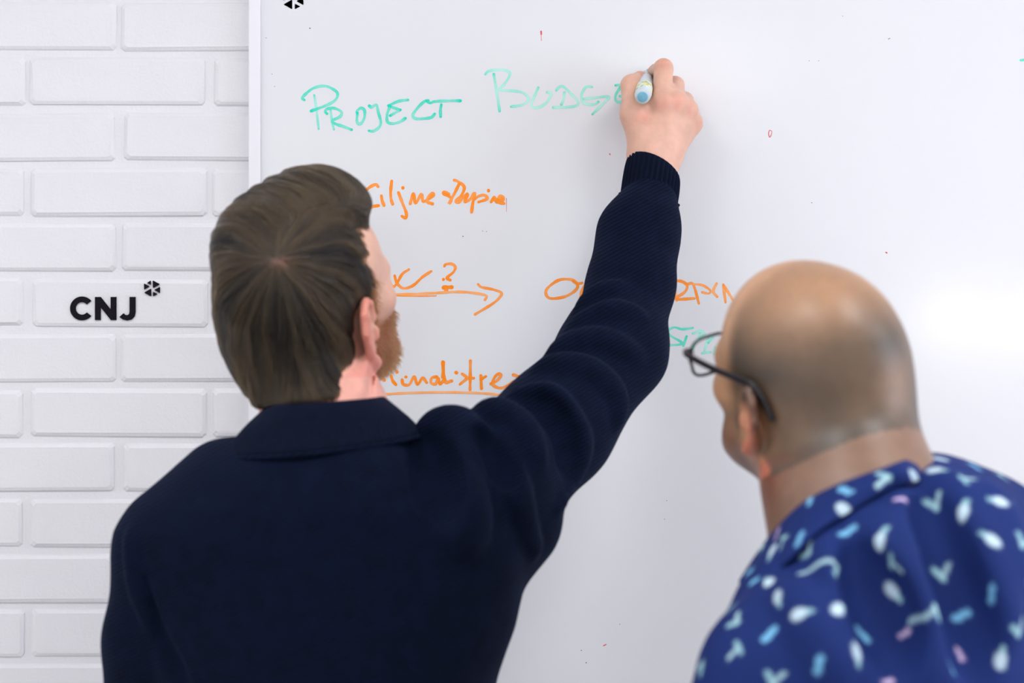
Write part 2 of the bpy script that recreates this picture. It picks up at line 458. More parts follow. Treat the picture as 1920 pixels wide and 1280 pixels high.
# bricks: each one a shallow proud block with worn edges
PX, PZ = 0.2394, 0.07245       # module
BW, BH = 0.2275, 0.0598
def brick_mesh(w, h, seed):
    r = random.Random(seed); V = []
    for inset, y, ch in ((-0.0022, MORT+.0005, 0.004), (0.0, 0.0022, 0.004), (0.0035, 0.0, 0.004)):
        a, b_ = w/2-inset, h/2-inset
        ring = [(-a+ch, -b_), (a-ch, -b_), (a, -b_+ch), (a, b_-ch), (a-ch, b_), (-a+ch, b_), (-a, b_-ch), (-a, -b_+ch)]
        V += [(x+r.uniform(-.0008, .0008), y+r.uniform(-.0003, .0003), z+r.uniform(-.0007, .0007)) for x, z in ring]
    F = [tuple(range(16, 24))]
    for k in range(2):
        for j in range(8): F.append((k*8+j, k*8+(j+1) % 8, (k+1)*8+(j+1) % 8, (k+1)*8+j))
    return V, F
variants = []
for k in range(7):
    v, f = brick_mesh(BW, BH, k); me = bpy.data.meshes.new('brick'); me.from_pydata(v, [], f); me.materials.append(M_BRICK); variants.append(me)
X_EVEN = P(222, 0, 0)[0]; Z0 = P(0, 92, 0)[2]     # joint centre of the top visible course, its lower edge
spots = []
for row in range(-10, 30):
    zc = Z0-row*PZ+BH/2
    if not (0.05 < zc < ZC-0.04): continue
    xo = X_EVEN+PX/2+(0 if row % 2 == 0 else PX*0.5)
    for c in range(-14, 14):
        xc = xo+c*PX
        if XL+0.12 < xc < XR-0.12: spots.append((xc, zc))
near = [s for s in spots if -1.75 < s[0] < -0.22 and 0.75 < s[1] < 2.45]
far = [s for s in spots if s not in near and not (-0.2 < s[0] < 1.55 and 1.0 < s[1] < 2.05)]
for i, (x, z) in enumerate(near):
    o = bpy.data.objects.new('brick', variants[(i*5+i//7) % 7]); C.objects.link(o); o.parent = wall
    o.location = (x+random.uniform(-.0025, .0025), random.uniform(-.0006, .0006), z+random.uniform(-.0012, .0012))
    o.rotation_euler = (0, math.radians(random.uniform(-0.35, 0.35)), 0)
V, Fs = [], []
for i, (x, z) in enumerate(far):
    v, f = brick_mesh(BW, BH, i+50); n = len(V); V += [(a+x, b_, c+z) for a, b_, c in v]; Fs += [tuple(q+n for q in t) for t in f]
bf = obj('brick_courses', V, Fs, M_BRICK, wall, smooth=False); bf['kind'] = 'stuff'

# black lettering on a brick
def flat_shape(name, polys, y, thick, mat, parent):
    V, Fs = [], []
    for poly in polys:
        n = len(V); m = len(poly)
        V += [(p[0], y-thick, p[2]) for p in poly]+[(p[0], y+0.0012, p[2]) for p in poly]
        Fs.append(tuple(range(n, n+m)))
        Fs += [(n+j, n+m+j, n+m+(j+1) % m, n+(j+1) % m) for j in range(m)]
    o = obj(name, V, Fs, mat, parent, smooth=False)
    bm = bmesh.new(); bm.from_mesh(o.data); bmesh.ops.triangulate(bm, faces=[f for f in bm.faces if len(f.verts) > 4])
    bmesh.ops.recalc_face_normals(bm, faces=bm.faces); bm.to_mesh(o.data); bm.free(); return o
def zpt(x, y, ox, oy, sc, depth=0): return P(ox+x/sc, oy+y/sc, depth)
Zl = lambda pts: [zpt(x, y, 110, 510, 9.143, -0.0008) for x, y in pts]
arc = [math.radians(a) for a in np.linspace(39, 321, 36)]
Cpoly = [(400+205*math.cos(a), 622-205*math.sin(a)) for a in arc]+[(400+106*math.cos(a), 622-106*math.sin(a)) for a in arc[::-1]]
Npoly = [(622,425),(722,425),(890,635),(890,425),(990,425),(990,822),(895,822),(722,605),(722,822),(622,822)]
Jpoly = [(1215,425),(1318,425),(1318,690),(1302,760),(1250,812),(1175,830),(1100,812),(1042,768),(1112,703),(1140,730),(1175,738),(1205,720),(1215,680)]
lg = empty('brick_lettering', P(195, 580, 0))
tag(lg, 'black letters CNJ with a six-piece star emblem on a white brick', 'lettering')
for nm, po in (('letter_c', Cpoly), ('letter_n', Npoly), ('letter_j', Jpoly)):
    under(flat_shape(nm, [Zl(po)], -0.0008, 0.0006, M_BLACK, None), lg)
EMB = [[(1515,185),(1572,146),(1580,152),(1580,210),(1572,214)], [(1612,150),(1622,145),(1724,200),(1727,214),(1628,270),(1616,266)],
       [(1463,203),(1472,198),(1552,240),(1553,250),(1474,298),(1464,293)], [(1474,345),(1576,286),(1586,292),(1586,408),(1576,412),(1474,356)],
       [(1644,300),(1728,256),(1736,262),(1736,350),(1728,356),(1646,310)], [(1618,345),(1626,340),(1688,372),(1688,380),(1626,412),(1618,406)]]
def emblem(cx, cy, k, depth, y, parent):
    e = []
    for po in EMB:
        e.append([P(cx+(x-1600)/9.143*k, cy+(yy-279)/9.143*k, depth) for x, yy in po])
    for q in e: under(flat_shape('emblem_piece', [q], y, 0.0006, M_BLACK, None), parent)
emblem(285, 540.5, 1.0, -0.0008, -0.0008, lg)

# ------------------------------------------------------------------ whiteboard
BY = -0.012                     # writing surface
bx0 = P(467, 0, BY)[0]; bx1 = bx0+2.0; bz1 = 2.125; bz0 = bz1-1.22
wb = empty('whiteboard', (bx0+1.0, 0, bz0))
tag(wb, 'large white whiteboard with teal and orange marker notes hung on the brick wall', 'whiteboard')
fw = 0.0155
under(box('panel', (bx0+.004, BY, bz0+.004), (bx1-.004, 0.0, bz1-.004), M_BOARD), wb)
for lo, hi in (((bx0, -.0185, bz0), (bx0+fw, 0, bz1)), ((bx1-fw, -.0185, bz0), (bx1, 0, bz1)),
               ((bx0+fw, -.0185, bz1-fw), (bx1-fw, 0, bz1)), ((bx0+fw, -.0185, bz0), (bx1-fw, 0, bz0+fw))):
    under(box('frame', lo, hi, M_FRAME, None, 0.0016), wb)
under(box('pen_tray', (bx0+.5, -.085, bz0-.012), (bx1-.5, 0, bz0), M_FRAME, None, 0.003), wb)
emblem(550, -1.5, 1.28, BY, BY+.0006, wb)

stroke_y = [BY-0.00012]
def ribbon(pts, wpx, ink, ends=0.0):
    """one pen stroke as a thin raised ribbon with round ends"""
    p = catmull(pts, 7); seg = np.r_[0, np.cumsum(np.linalg.norm(np.diff(p, axis=0), axis=1))]
    if seg[-1] < 1e-6: p = np.array([p[0], p[0]+[0.5, 0.5]]); seg = np.array([0, .7])
    t = np.gradient(p, axis=0); t /= np.linalg.norm(t, axis=1)[:, None]+1e-9; nrm = np.stack([-t[:, 1], t[:, 0]], 1)
    hw = wpx/2*(1+0.12*np.sin(seg*0.19+p[0][0])+0.06*np.sin(seg*0.53))
    iv = ink+0.12*np.sin(seg*0.11+p[0][1])+ends*(np.exp(-seg/4)+np.exp(-(seg[-1]-seg)/4))
    pts2, inks, F = [], [], []
    y0 = stroke_y[0]; stroke_y[0] -= 0.00002
    ys = []
    for i in range(len(p)):
        ys += [y0-1.6e-6*i]*3
        for sgn in (1, 0, -1): pts2.append(p[i]+nrm[i]*hw[i]*sgn); inks.append(iv[i]-(0.18 if sgn == 0 else 0))
    for i in range(len(p)-1):
        for k in (0, 1): F.append((i*3+k, i*3+k+1, i*3+k+4, i*3+k+3))
    for i, d in ((0, -1), (len(p)-1, 1)):
        c = len(pts2); pts2.append(p[i]); inks.append(iv[i]); ys += [y0-1.6e-6*(i+d*2)]*8
        for a in np.linspace(-math.pi/2, math.pi/2, 7):
            pts2.append(p[i]+hw[i]*(math.cos(a)*t[i]*d+math.sin(a)*nrm[i])); inks.append(iv[i]+.05)
        F += [(c, c+1+j, c+2+j) for j in range(6)]
    return [P(a, b_, y) for (a, b_), y in zip(pts2, ys)], F, inks
def word(label, strokes, off, sc, mat, wpx, ink, ends=0.3):
    V, Fs, I = [], [], []; stroke_y[0] = BY-0.0001
    for s_ in strokes:
        wp, ik, pts = wpx, ink, s_
        if isinstance(s_, tuple): pts, wp, ik = s_
        v, f, i = ribbon([(off[0]+x/sc, off[1]+y/sc) for x, y in pts], wp, ik, ends)
        n = len(V); V += v; I += i; Fs += [tuple(q+n for q in t) for t in f]
    o = obj('handwriting', V, Fs, mat, None, smooth=False)
    bm = bmesh.new(); bm.from_mesh(o.data)
    for fc in bm.faces:
        fc.normal_update()
        if fc.normal.y > 0: fc.normal_flip()
    bm.to_mesh(o.data); bm.free()
    at = o.data.attributes.new('ink', 'FLOAT', 'POINT'); at.data.foreach_set('value', np.array(I, np.float32))
    o['label'] = label; return under(o, wb)
word('teal handwritten word PROJECT', [
    [(125,285),(100,265),(130,225),(210,160),(300,130),(380,132),(450,165),(495,205),(490,260),(440,310),(370,345),(280,380),(200,408)],
    ([(235,230),(260,400),(285,610)], 4.2, .5),
    [(380,440),(360,420),(370,390),(440,375),(510,395),(545,430),(520,475),(435,520),(480,555),(560,580),(655,618)],
    ([(420,400),(435,520),(457,615)], 4.4, .5),
    [(720,435),(715,410),(760,375),(800,400),(800,480),(770,540),(735,555),(715,520),(722,430)],
    [(855,350),(880,365),(935,340),(955,420),(985,530),(965,590),(900,635),(850,630)],
    [(1290,283),(1180,300),(1070,348)], ([(1070,348),(1130,372),(1205,395)], 5, .9), ([(1205,395),(1090,460)], 5, .7),
    [(1085,360),(1055,450),(1060,530),(1120,550),(1200,530),(1260,490)],
    [(1520,290),(1470,305),(1400,370),(1345,450),(1370,490),(1450,495),(1550,480),(1590,440)],
    ([(1500,292),(1540,318),(1600,300),(1800,293),(1880,293)], 5.2, .8), [(1665,335),(1655,400),(1657,470)]],
    (550, 140), 6, M_TEAL, 5.2, 0.78)
word('pale teal handwritten letters BUDGE', [
    ([(215,175),(250,380),(280,590)], 5, .4),
    [(120,175),(150,145),(230,127),(340,130),(395,160),(380,220),(330,290),(285,350),(400,360),(520,375),(600,430),(590,485),(520,525),(410,540)],
    ([(715,325),(670,430),(640,500),(650,545),(710,550),(790,510),(840,450),(860,385),(815,378)], 5, .24),
    [(1010,380),(1000,460),(975,515)], [(920,355),(950,320),(1000,315),(1080,390),(1160,480),(1150,525),(1050,545),(885,548)],
    [(1320,318),(1260,315),(1215,370),(1200,430),(1215,490),(1290,515),(1360,510),(1390,485)],
    [(1215,455),(1350,440),(1510,430),(1440,510),(1325,625)],
    ([(1585,300),(1650,292),(1700,290)], 5, .6), ([(1640,320),(1590,400),(1585,460),(1620,490),(1680,480)], 5, .6), ([(1635,420),(1700,420)], 5, .5)],
    (890, 110), 6, M_TEAL, 4.8, 0.33)
word('orange handwritten line beginning Ciljane at the man\'s hair', [
    [(295,180),(265,155),(200,185),(130,250),(100,320),(120,370),(180,405),(300,392)], [(330,280),(340,340),(360,390)],
    [(447,115),(435,230),(440,320),(457,375)], [(522,245),(570,370),(612,480),(600,530),(560,510)], ([(572,190),(573,194)], 5.5, 1),
    [(655,370),(690,255),(715,365),(780,265),(800,345),(860,315),(915,275),(900,252),(855,300),(850,350),(905,372)],
    [(1090,262),(1040,240),(1035,260),(1120,310),(1090,372),(1140,280),(1205,150)],
    [(1150,105),(1190,120),(1262,180),(1235,270),(1170,340),(1205,352),(1260,290),(1300,265),(1270,350),(1330,320),(1380,250),(1360,360),(1345,465)],
    [(1370,320),(1430,285),(1490,275),(1520,315),(1425,352)], ([(1535,220),(1536,226)], 6.5, 1),
    [(1565,350),(1600,295),(1630,355),(1660,285),(1705,300),(1690,340),(1630,330),(1660,362),(1710,368)], [(1600,330),(1690,310)],
    ([(163,485),(160,590)], 5.5, .75)],
    (660, 320), 6, M_ORANGE, 5.6, 0.9, 0.1)
word('thin red pen tick beside the orange writing', [[(1737,310),(1737,460)]], (660, 320), 6, M_RED, 1.0, 0.5)
word('orange tick, question mark and long arrow', [
    [(215,340),(270,425),(330,370),(400,250),(490,185)], [(295,270),(320,360),(380,430),(450,445),(560,400),(680,290),(800,210)],
    [(985,140),(1000,115),(1080,108),(1135,150),(1110,220),(1020,300),(1065,332)], ([(970,320),(971,325)], 5, 1),
    ([(975,435),(1035,432),(1085,430)], 8, 1.0), ([(1010,430),(1010,490)], 7, 1.0),
    ([(280,532),(600,525),(900,508),(1150,495),(1350,505),(1560,545),(1545,605)], 5, .55), ([(290,548),(600,556),(870,550)], 2.2, .8),
    ([(1450,390),(1500,430),(1650,460),(1770,505),(1750,570),(1650,660),(1410,805)], 5, .8)],
    (700, 480), 7.385, M_ORANGE, 5.2, 0.92, 0.1)
word('orange underlined handwriting ending beside the raised sleeve', [
    ([(120,325),(132,335)], 6, 1), [(215,280),(230,340),(270,390)], ([(280,232),(284,238)], 6, 1),
    [(345,330),(360,385),(430,390),(490,295),(530,390),(590,310),(640,365)], ([(388,298),(393,298)], 5, 1),
    [(760,295),(700,310),(695,370),(750,380),(780,310),(800,385),(850,330)], ([(835,120),(845,280),(870,360),(940,345)], 6.4, .95), ([(845,120),(830,300)], 5, .95),
    ([(990,243),(998,247)], 6, 1), [(1065,260),(1120,310),(1040,385)], [(1120,310),(1205,312)], [(1165,105),(1163,300),(1160,450)],
    [(1290,280),(1298,435)], [(1290,330),(1350,290)],
    [(1410,380),(1480,345),(1530,280),(1500,260),(1450,310),(1435,390),(1520,430),(1620,400),(1690,350)], [(1680,272),(1800,310)],
    ([(60,510),(400,490),(800,482),(1100,485),(1400,500),(1660,534)], 4.4, .5)],
    (700, 660), 6.4, M_ORANGE, 5.4, 0.92, 0.1)
word('orange handwritten letters ending against the navy sleeve', [
    [(440,145),(400,150),(340,115),(230,120),(130,190),(115,250),(160,285),(280,270),(370,220),(400,170),(360,130)],
    ([(500,128),(440,220),(425,310)], 7, .75), ([(500,130),(560,300)], 6, .8)], (1000, 500), 4.8, M_ORANGE, 5.4, 0.85, 0.1)
word('orange handwritten capitals between the sleeve and the shaved head', [
    ([(1250,140),(1290,300)], 7, .45), [(1250,130),(1330,130),(1385,170),(1360,230),(1280,290),(1450,285)],
    ([(1390,155),(1440,160),(1490,330)], 5, .8), ([(1430,155),(1520,165),(1590,210),(1580,240),(1520,230)], 4.4, .65),
    ([(1650,150),(1620,220),(1655,270)], 5, .6), ([(1710,160),(1730,320)], 5, .6), ([(1715,170),(1800,300)], 5, .6)],
    (1000, 500), 4.8, M_ORANGE, 5.4, 0.85, 0.1)
word('teal handwritten letters behind the spectacles', [
    [(1435,550),(1340,562),(1270,545),(1215,575),(1235,620),(1340,690),(1190,710)], [(1380,625),(1350,710)],
    ([(1435,600),(1500,578),(1540,605),(1500,650)], 5, .4), ([(1500,600),(1465,720)], 5, .35),
    ([(1440,745),(1520,735)], 4, .35), ([(1560,690),(1550,750)], 4, .35), ([(1600,690),(1700,690)], 4, .4)],
    (1000, 500), 4.8, M_TEAL, 4.6, 0.75, 0.15)
word('small red pen scribble on the empty side of the board', [([(1443,244),(1447,246),(1446,253),(1443,257),(1441,250),(1443,244)], 1.3, .9)], (0, 0), 1, M_RED, 1.4, .8, 0)
word('small red pen tick above the word being written', [([(1014.5,60),(1015,76)], 1.5, .6), ([(1014.5,59),(1014.8,64)], 3, .8)], (0, 0), 1, M_RED, 1.4, .8, 0)
for q_ in ([(1143,288),(1144,290)], [(1661,473),(1663,474)], [(1132,1210),(1136,1208)]):
    word('tiny dark red pen dot', [(q_, 2.0, .9)], (0, 0), 1, M_RED, 1.4, .8, 0)
word('teal pen mark by the far edge of the board', [([(1914,113),(1940,112),(1960,150)], 5, .8)], (0, 0), 1, M_TEAL, 5, .8, 0)
V, Fs = [], []
for (x, y, r) in ((499,71,1), (581,53,1.6), (488.5,71,1), (488.5,131,1.2), (488.5,158,1.2), (510,139,1), (515,162,1), (1230,117,1.3), (868,443,1.4), (905,433,1), (912,434,1),
                  (1580,30,1), (1666,73,1.2), (1668,72,1.2), (1517,114,1), (1535,114,1), (1522,380,1.2), (1090,1219,1.3), (1099,1242,1.4), (1162,1170,1), (1250,938,1), (1246,973,1)):
    n = len(V)
    V += [P(x+r*math.cos(a)*.8, y+r*math.sin(a)*.8, BY-.0001) for a in np.linspace(0, 2*math.pi, 6, endpoint=False)]
    Fs.append(tuple(n+i for i in range(6)))
sp = obj('ink_specks', V, Fs, M_BLACK, None, smooth=False); sp['kind'] = 'stuff'; under(sp, wb)
# ------------------------------------------------------------------ ceiling lamps
LP = [(-2.0, -1.45, 'square ceiling lamp in front of the bare brick wall'), (-0.6, -1.45, 'square ceiling lamp above the man in navy'),
      (0.8, -1.45, 'square ceiling lamp above the man in the printed shirt'), (2.2, -1.45, 'square ceiling lamp nearest the window wall'),
      (0.75, -5.9, 'square ceiling lamp alone deep in the room')]
for x, y, lab in LP:
    t = empty('ceiling_lamp', (x, y, ZC)); tag(t, lab, 'ceiling lamp', 'ceiling lamps')
    under(box('housing', (x-.32, y-.32, ZC-.05), (x+.32, y+.32, ZC), M_FRAME, None, 0.004), t)
    under(box('diffuser', (x-.30, y-.30, ZC-.058), (x+.30, y+.30, ZC-.049), M_LAMP, None, 0.002), t)
for (px, py), lab in (((1772, 602), 'round glowing pendant lamp nearer the middle of the room'), ((1912, 612), 'round glowing pendant lamp nearer the window wall')):
    Y = 5.6; q = P(px, py, 0); kx = (D+Y)/D
    c = (q[0]*kx, -Y, CAMZ+(q[2]-CAMZ)*kx)
    t = empty('pendant_lamp', (c[0], c[1], ZC)); tag(t, lab, 'pendant lamp', 'pendant lamps')
    bm = bmesh.new(); bmesh.ops.create_uvsphere(bm, u_segments=24, v_segments=14, radius=0.06)
    me = bpy.data.meshes.new('globe'); bm.to_mesh(me); bm.free(); me.materials.append(M_GLOBE)
    g = bpy.data.objects.new('globe', me); C.objects.link(g); g.location = c; under(g, t)
    vv, ff = tube_mesh([(c[0], c[1], c[2]+.056), (c[0], c[1], ZC)], 0.004, 8); under(obj('cord', vv, ff, M_SPEC), t)
    vv, ff = tube_mesh([(c[0], c[1], ZC-.03), (c[0], c[1], ZC)], 0.05, 16); under(obj('canopy', vv, ff, M_FRAME, sharp=40), t)
# ------------------------------------------------------------------ people: shared builders
def head_prims(s, F, jaw=1.0, ear=1.0):
    L = F.pt; R = F.R; q = F.s
    def E(c, r, k=0.02, op=1, RR=None): s.ell(L(c), np.array(r)*q, R if RR is None else R @ RR, k, op)
    def K(a, b, ra, rb, k=0.012, op=1): s.cap(L(a), L(b), ra*q, rb*q, k, op)
    E((0, -.012, .012), (.076, .096, .088)); E((0, -.045, -.015), (.066, .058, .062), .03)
    E((0, .033, .012), (.064, .060, .070), .03); E((0, .045, -.048), (.058, .050, .066), .03)
    E((0, .042, -.092), (.050*jaw, .046, .034), .025)
    for sx in (-1, 1):
        K((sx*.055*jaw, .004, -.070), (sx*.022, .078, -.108), .017, .016, .025)
        E((sx*.047, .060, -.038), (.018, .020, .016), .02)
        K((sx*.012, .090, -.002), (sx*.046, .076, -.006), .009, .009, .016)
    K((-.012, .084, -.112), (.012, .084, -.112), .015, .015, .02)
    for sx in (-1, 1): E((sx*.032, .098, -.021), (.017, .014, .010), .012, -1)
    for sx in (-1, 1):
        E((sx*.032, .0775, -.021), (.0118, .0118, .0118), .002)
        K((sx*.020, .087, -.014), (sx*.044, .082, -.016), .0035, .0035, .004)
        K((sx*.022, .086, -.029), (sx*.043, .081, -.027), .003, .003, .004)
    K((0, .094, -.012), (0, .113, -.052), .0075, .0115, .012)
    for sx in (-1, 1): E((sx*.012, .103, -.056), (.008, .010, .007), .008)
    K((-.021, .088, -.081), (.021, .088, -.081), .0055, .0055, .008); K((0, .093, -.079), (0, .093, -.079), .007, .007, .01)
    K((-.017, .087, -.091), (.017, .087, -.091), .006, .006, .008); K((-.026, .091, -.0855), (.026, .091, -.0855), .0016, .0016, .003, -1)
    for sx in (-1, 1):
        d = np.array([sx*.42, -.907, 0]); n = np.array([sx*.907, .42, 0]); zz = np.array([0, 0, 1.0])
        o = np.array([sx*.0755, .004, -.010])
        ep = lambda s_, z_, h_=0.0: tuple(o+(d*s_+zz*z_+n*h_)*ear)
        H = [ep(.000, -.020, .002), ep(.005, -.004, .003), ep(.017, .003, .003), ep(.030, -.005, .002), ep(.034, -.022, .001), ep(.025, -.043, .001), ep(.011, -.058, .001)]
        Rr = np.stack([n, d, zz], 1)
        E(ep(.017, -.025, -.001), (.0034, .0165*ear, .0275*ear), .004, 1, Rr)
        for i in range(6): K(H[i], H[i+1], .0040 if i else .005, .0040 if i < 5 else .0062, .003)
        E(ep(.013, -.030, .004), (.0050, .0085*ear, .0125*ear), .004, -1, Rr)
        K(ep(.020, -.010, .003), ep(.024, -.034, .002), .0024, .0026, .003)
        K(ep(.002, -.030, .003), ep(.003, -.037, .003), .0046, .0042, .004)

def relaxed_hand(s, w, d, fwd, side):
    """hand hanging from wrist w along d; fwd = way the curled fingers bend"""
    d = np.asarray(d, float)/np.linalg.norm(d); fwd = np.asarray(fwd, float); fwd -= d*(fwd @ d); fwd /= np.linalg.norm(fwd)
    u = np.cross(d, fwd)*side
    pal = []
    for i, t in enumerate((-.030, -.010, .010, .028)):
        m = w+d*(.085-.004*abs(i-1))+fwd*(-t)*0.9; pal.append(m)
        s.cap(w+fwd*(-t)*.4, m, .014, .0115, .014)
        ln = (.040, .045, .042, .033)[i]
        a = m+d*ln+u*.010; b2 = a+d*ln*.55+u*.020; c2 = b2+d*ln*.3+u*.018
        s.chain([m, a, b2, c2], [.0105, .0098, .0088, .0078], .005)
    a = w+d*.035+fwd*.034; b2 = a+d*.034+fwd*.012+u*.008; c2 = b2+d*.030+fwd*.001+u*.008
    s.chain([w+d*.01+fwd*.014, a, b2, c2], [.015, .013, .0112, .009], .012)

def eyes(F, parent):
    for sx in (-1, 1):
        c = F.pt((sx*.032, .0790, -.021))
        bm = bmesh.new(); bmesh.ops.create_uvsphere(bm, u_segments=20, v_segments=12, radius=0.0116*F.s)
        me = bpy.data.meshes.new('eye'); bm.to_mesh(me); bm.free(); me.materials.append(M_EYE)
        for p in me.polygons: p.use_smooth = True
        o = bpy.data.objects.new('eye', me); C.objects.link(o); o.location = c; under(o, parent)
        bm = bmesh.new(); bmesh.ops.create_uvsphere(bm, u_segments=16, v_segments=8, radius=0.0052*F.s)
        me = bpy.data.meshes.new('iris'); bm.to_mesh(me); bm.free(); me.materials.append(M_IRIS)
        i = bpy.data.objects.new('iris', me); C.objects.link(i); i.location = F.pt((sx*.032, .0790+.0072, -.021)); under(i, o)

def ridges(s, lines):
    """cloth folds: soft cords laid on the surface seen through the given photo pixels"""
    tr = []
    for pts, r, sink, k, op in lines:
        out = []
        for px, py in catmull(pts, 4):
            q = s.trace(px, py)
            if q is None: continue
            d = q-np.array([0, -D, CAMZ]); d /= np.linalg.norm(d)
            out.append(q+d*sink)
        tr.append((out, r, k, op))
    for out, r, k, op in tr:
        m = len(out)
        if m < 2: continue
        rad = [r*(0.25+0.75*math.sin(math.pi*(i+0.6)/(m+0.2))) for i in range(m)]
        s.chain(out, rad, k, op)

def strip(name, rows, thick, mat, parent):
    """cloth strip through rows of points (each row = list of points), given thickness"""
    A = np.array(rows, float); m, n = A.shape[:2]
    du = np.gradient(A, axis=1); dv = np.gradient(A, axis=0); nr = np.cross(du, dv); nr /= np.linalg.norm(nr, axis=2)[..., None]+1e-12
    V = np.concatenate([(A+nr*thick/2).reshape(-1, 3), (A-nr*thick/2).reshape(-1, 3)]); o = m*n; F = []
    for i in range(m-1):
        for j in range(n-1):
            a, b, c, d = i*n+j, i*n+j+1, (i+1)*n+j+1, (i+1)*n+j
            F.append((a, b, c, d)); F.append((o+d, o+c, o+b, o+a))
    for j in range(n-1):
        F.append((j+1, j, o+j, o+j+1)); a = (m-1)*n+j; F.append((a, a+1, o+a+1, o+a))
    for i in range(m-1):
        a = i*n; F.append((a, a+n, o+a+n, o+a)); a = i*n+n-1; F.append((a+n, a, o+a, o+a+n))
    return obj(name, V, F, mat, parent)

def hair_curves(name, pts, rad, mat, parent, tone=None):
    """pts (n,m,3) world"""
    n, m = pts.shape[:2]
    cu = bpy.data.hair_curves.new(name); cu.add_curves([m]*n)
    cu.attributes['position'].data.foreach_set('vector', pts.astype(np.float32).ravel())
    at = cu.attributes.get('radius') or cu.attributes.new('radius', 'FLOAT', 'POINT')
    taper = np.array([1]*(m-2)+[0.7, 0.15]); at.data.foreach_set('value', (rad[:, None]*taper).astype(np.float32).ravel())
    tn = cu.attributes.new('tone', 'FLOAT', 'CURVE'); tn.data.foreach_set('value', (np.full(n, .3) if tone is None else tone).astype(np.float32))
    cu.materials.append(mat)
    o = bpy.data.objects.new(name, cu); C.objects.link(o); return under(o, parent)

def legs(person, hipL, hipR, kneeL, kneeR, ankL, ankR, waist, yawdeg, mat, top_r):
    s = SDF()
    s.ell(waist, top_r, rotm(yawdeg), .04)
    for h, k, a in ((hipL, kneeL, ankL), (hipR, kneeR, ankR)):
        s.chain([h, k, a], [.092, .068, .055], .05)
    lo = np.min([hipL, hipR, ankL, ankR, waist], 0)-.28; hi = np.max([hipL, hipR, ankL, ankR, waist], 0)+.28
    lo[2] = 0.0; s.plane((0, 0, .045), (0, 0, -1), .01, 0)
    s.disp = lambda X: .004*vnoise(X, 14, 3)
    v, f = s.mesh(lo, hi, .008, 2); tr = under(obj('trousers', v, f, mat), person)
    for a in (ankL, ankR):
        R = rotm(yawdeg); g = np.array([a[0], a[1], 0])
        s = SDF(); T = lambda x, y, z: g+R @ np.array([x, y, z])
        s.cap(T(0, -.05, .055), T(0, .0, .075), .04, .045, .02); s.cap(T(0, -.05, .05), T(0, .15, .04), .04, .036, .03)
        s.ell(T(0, .16, .04), (.045, .06, .035), R, .02); s.plane((0, 0, .018), (0, 0, -1), .004, 0)
        v, f = s.mesh(g+[-.3, -.3, 0], g+[.3, .3, .2], .006); sh = under(obj('shoe', v, f, M_SHOE), person)
        s = SDF(); s.ell(T(0, .03, .02), (.048, .155, .05), R, .01); s.plane((0, 0, .020), (0, 0, 1), .003, 0); s.plane((0, 0, .0005), (0, 0, -1), .003, 0)
        v, f = s.mesh(g+[-.3, -.3, -.02], g+[.3, .3, .1], .006, 1); under(obj('sole', v, f, M_SOLE), sh)

# ================================================================== man in the navy sweater
p1 = empty('person', (P(600, 0, -.48)[0], -.48, 0))
tag(p1, 'man in a navy knit sweater seen from behind writing on the whiteboard with raised arm', 'person')
F1 = Frame(P(575, 535, -.45), rotm(-33, 23, 5), 1.0)
SH_R = P(905, 905, -.45); EL = P(1152, 655, -.255); CUF = P(1222, 335, -.118)
body = SDF(); head_prims(body, F1, ear=1.22)
nb = P(624, 845, -.475)
body.cap(F1.pt((0, -.028, -.055)), nb, .053, .056, .03)
body.cap(F1.pt((.0, -.045, -.045)), nb+[0, -.010, 0], .046, .052, .03)
spine = [nb, P(600, 1000, -.47), P(600, 1300, -.46)]
body.chain(spine, [.062, .10, .11], .05)
SH_L = P(318, 1050, -.475); EL_L = P(278, 1420, -.465); WR_L = P(300, 1800, -.40)
body.chain([nb+[-.03, 0, -.05], SH_L, EL_L, WR_L], [.045, .036, .034, .025], .04)
relaxed_hand(body, WR_L, (0.05, .1, -1), (0, 1, 0.1), -1)
body.chain([nb+[.03, 0, -.05], SH_R, EL, P(1190, 520, -.185), CUF], [.045, .036, .034, .032, .020], .04)
# the writing hand
W0 = P(1226, 296, -.105)
body.cap(CUF+[-.006, .002, -.004], W0+[-.010, 0, .004], .0185, .0205, .015); body.cap(CUF+[.010, .002, 0], W0+[.012, .004, 0], .0190, .0195, .015)
mc = [P(1241, 196, -.110), P(1268, 194, -.104), P(1287, 207, -.088), P(1296, 231, -.070)]
wb_ = [W0+[-.012, -.001, 0], W0+[-.003, -.003, 0], W0+[.008, 0, 0], W0+[.016, .008, .002]]
for a, b_, ra, rb in zip(wb_, mc, (.019, .019, .018, .017), (.0128, .0128, .0125, .0125)): body.cap(a, b_, ra, rb, .016)
for m in mc: body.cap(m+[0, -.002, 0], m+[0, -.002, 0], .0098, .0098, .012)
fing = [([mc[0], P(1244, 128, -.086), P(1230, 134, -.052), P(1217, 142, -.036)], [.0128, .0122, .0095, .0082]),
        ([mc[1], P(1266, 160, -.062), P(1250, 158, -.036), P(1234, 158, -.026)], [.0125, .0115, .0095, .0085]),
        ([mc[2], P(1284, 188, -.046), P(1268, 180, -.027), P(1252, 186, -.026)], [.0120, .0108, .0092, .0082]),
        ([mc[3], P(1292, 206, -.034), P(1276, 210, -.025), P(1262, 216, -.025)], [.0115, .0098, .0085, .0075])]
for pts, rd in fing:
    body.chain(pts[:2], rd[:2], .009); body.chain(pts[1:], rd[1:], .004)
th = [P(1212, 283, -.108), P(1189, 214, -.108), P(1184, 160, -.088), P(1200, 145, -.066)]
body.chain(th, [.0195, .0165, .0122, .0088], .010)
body.ell(P(1214, 236, -.100), (.019, .013, .030), k=.018)
body.ell(P(1262, 232, -.075), (.024, .022, .030), k=.014)
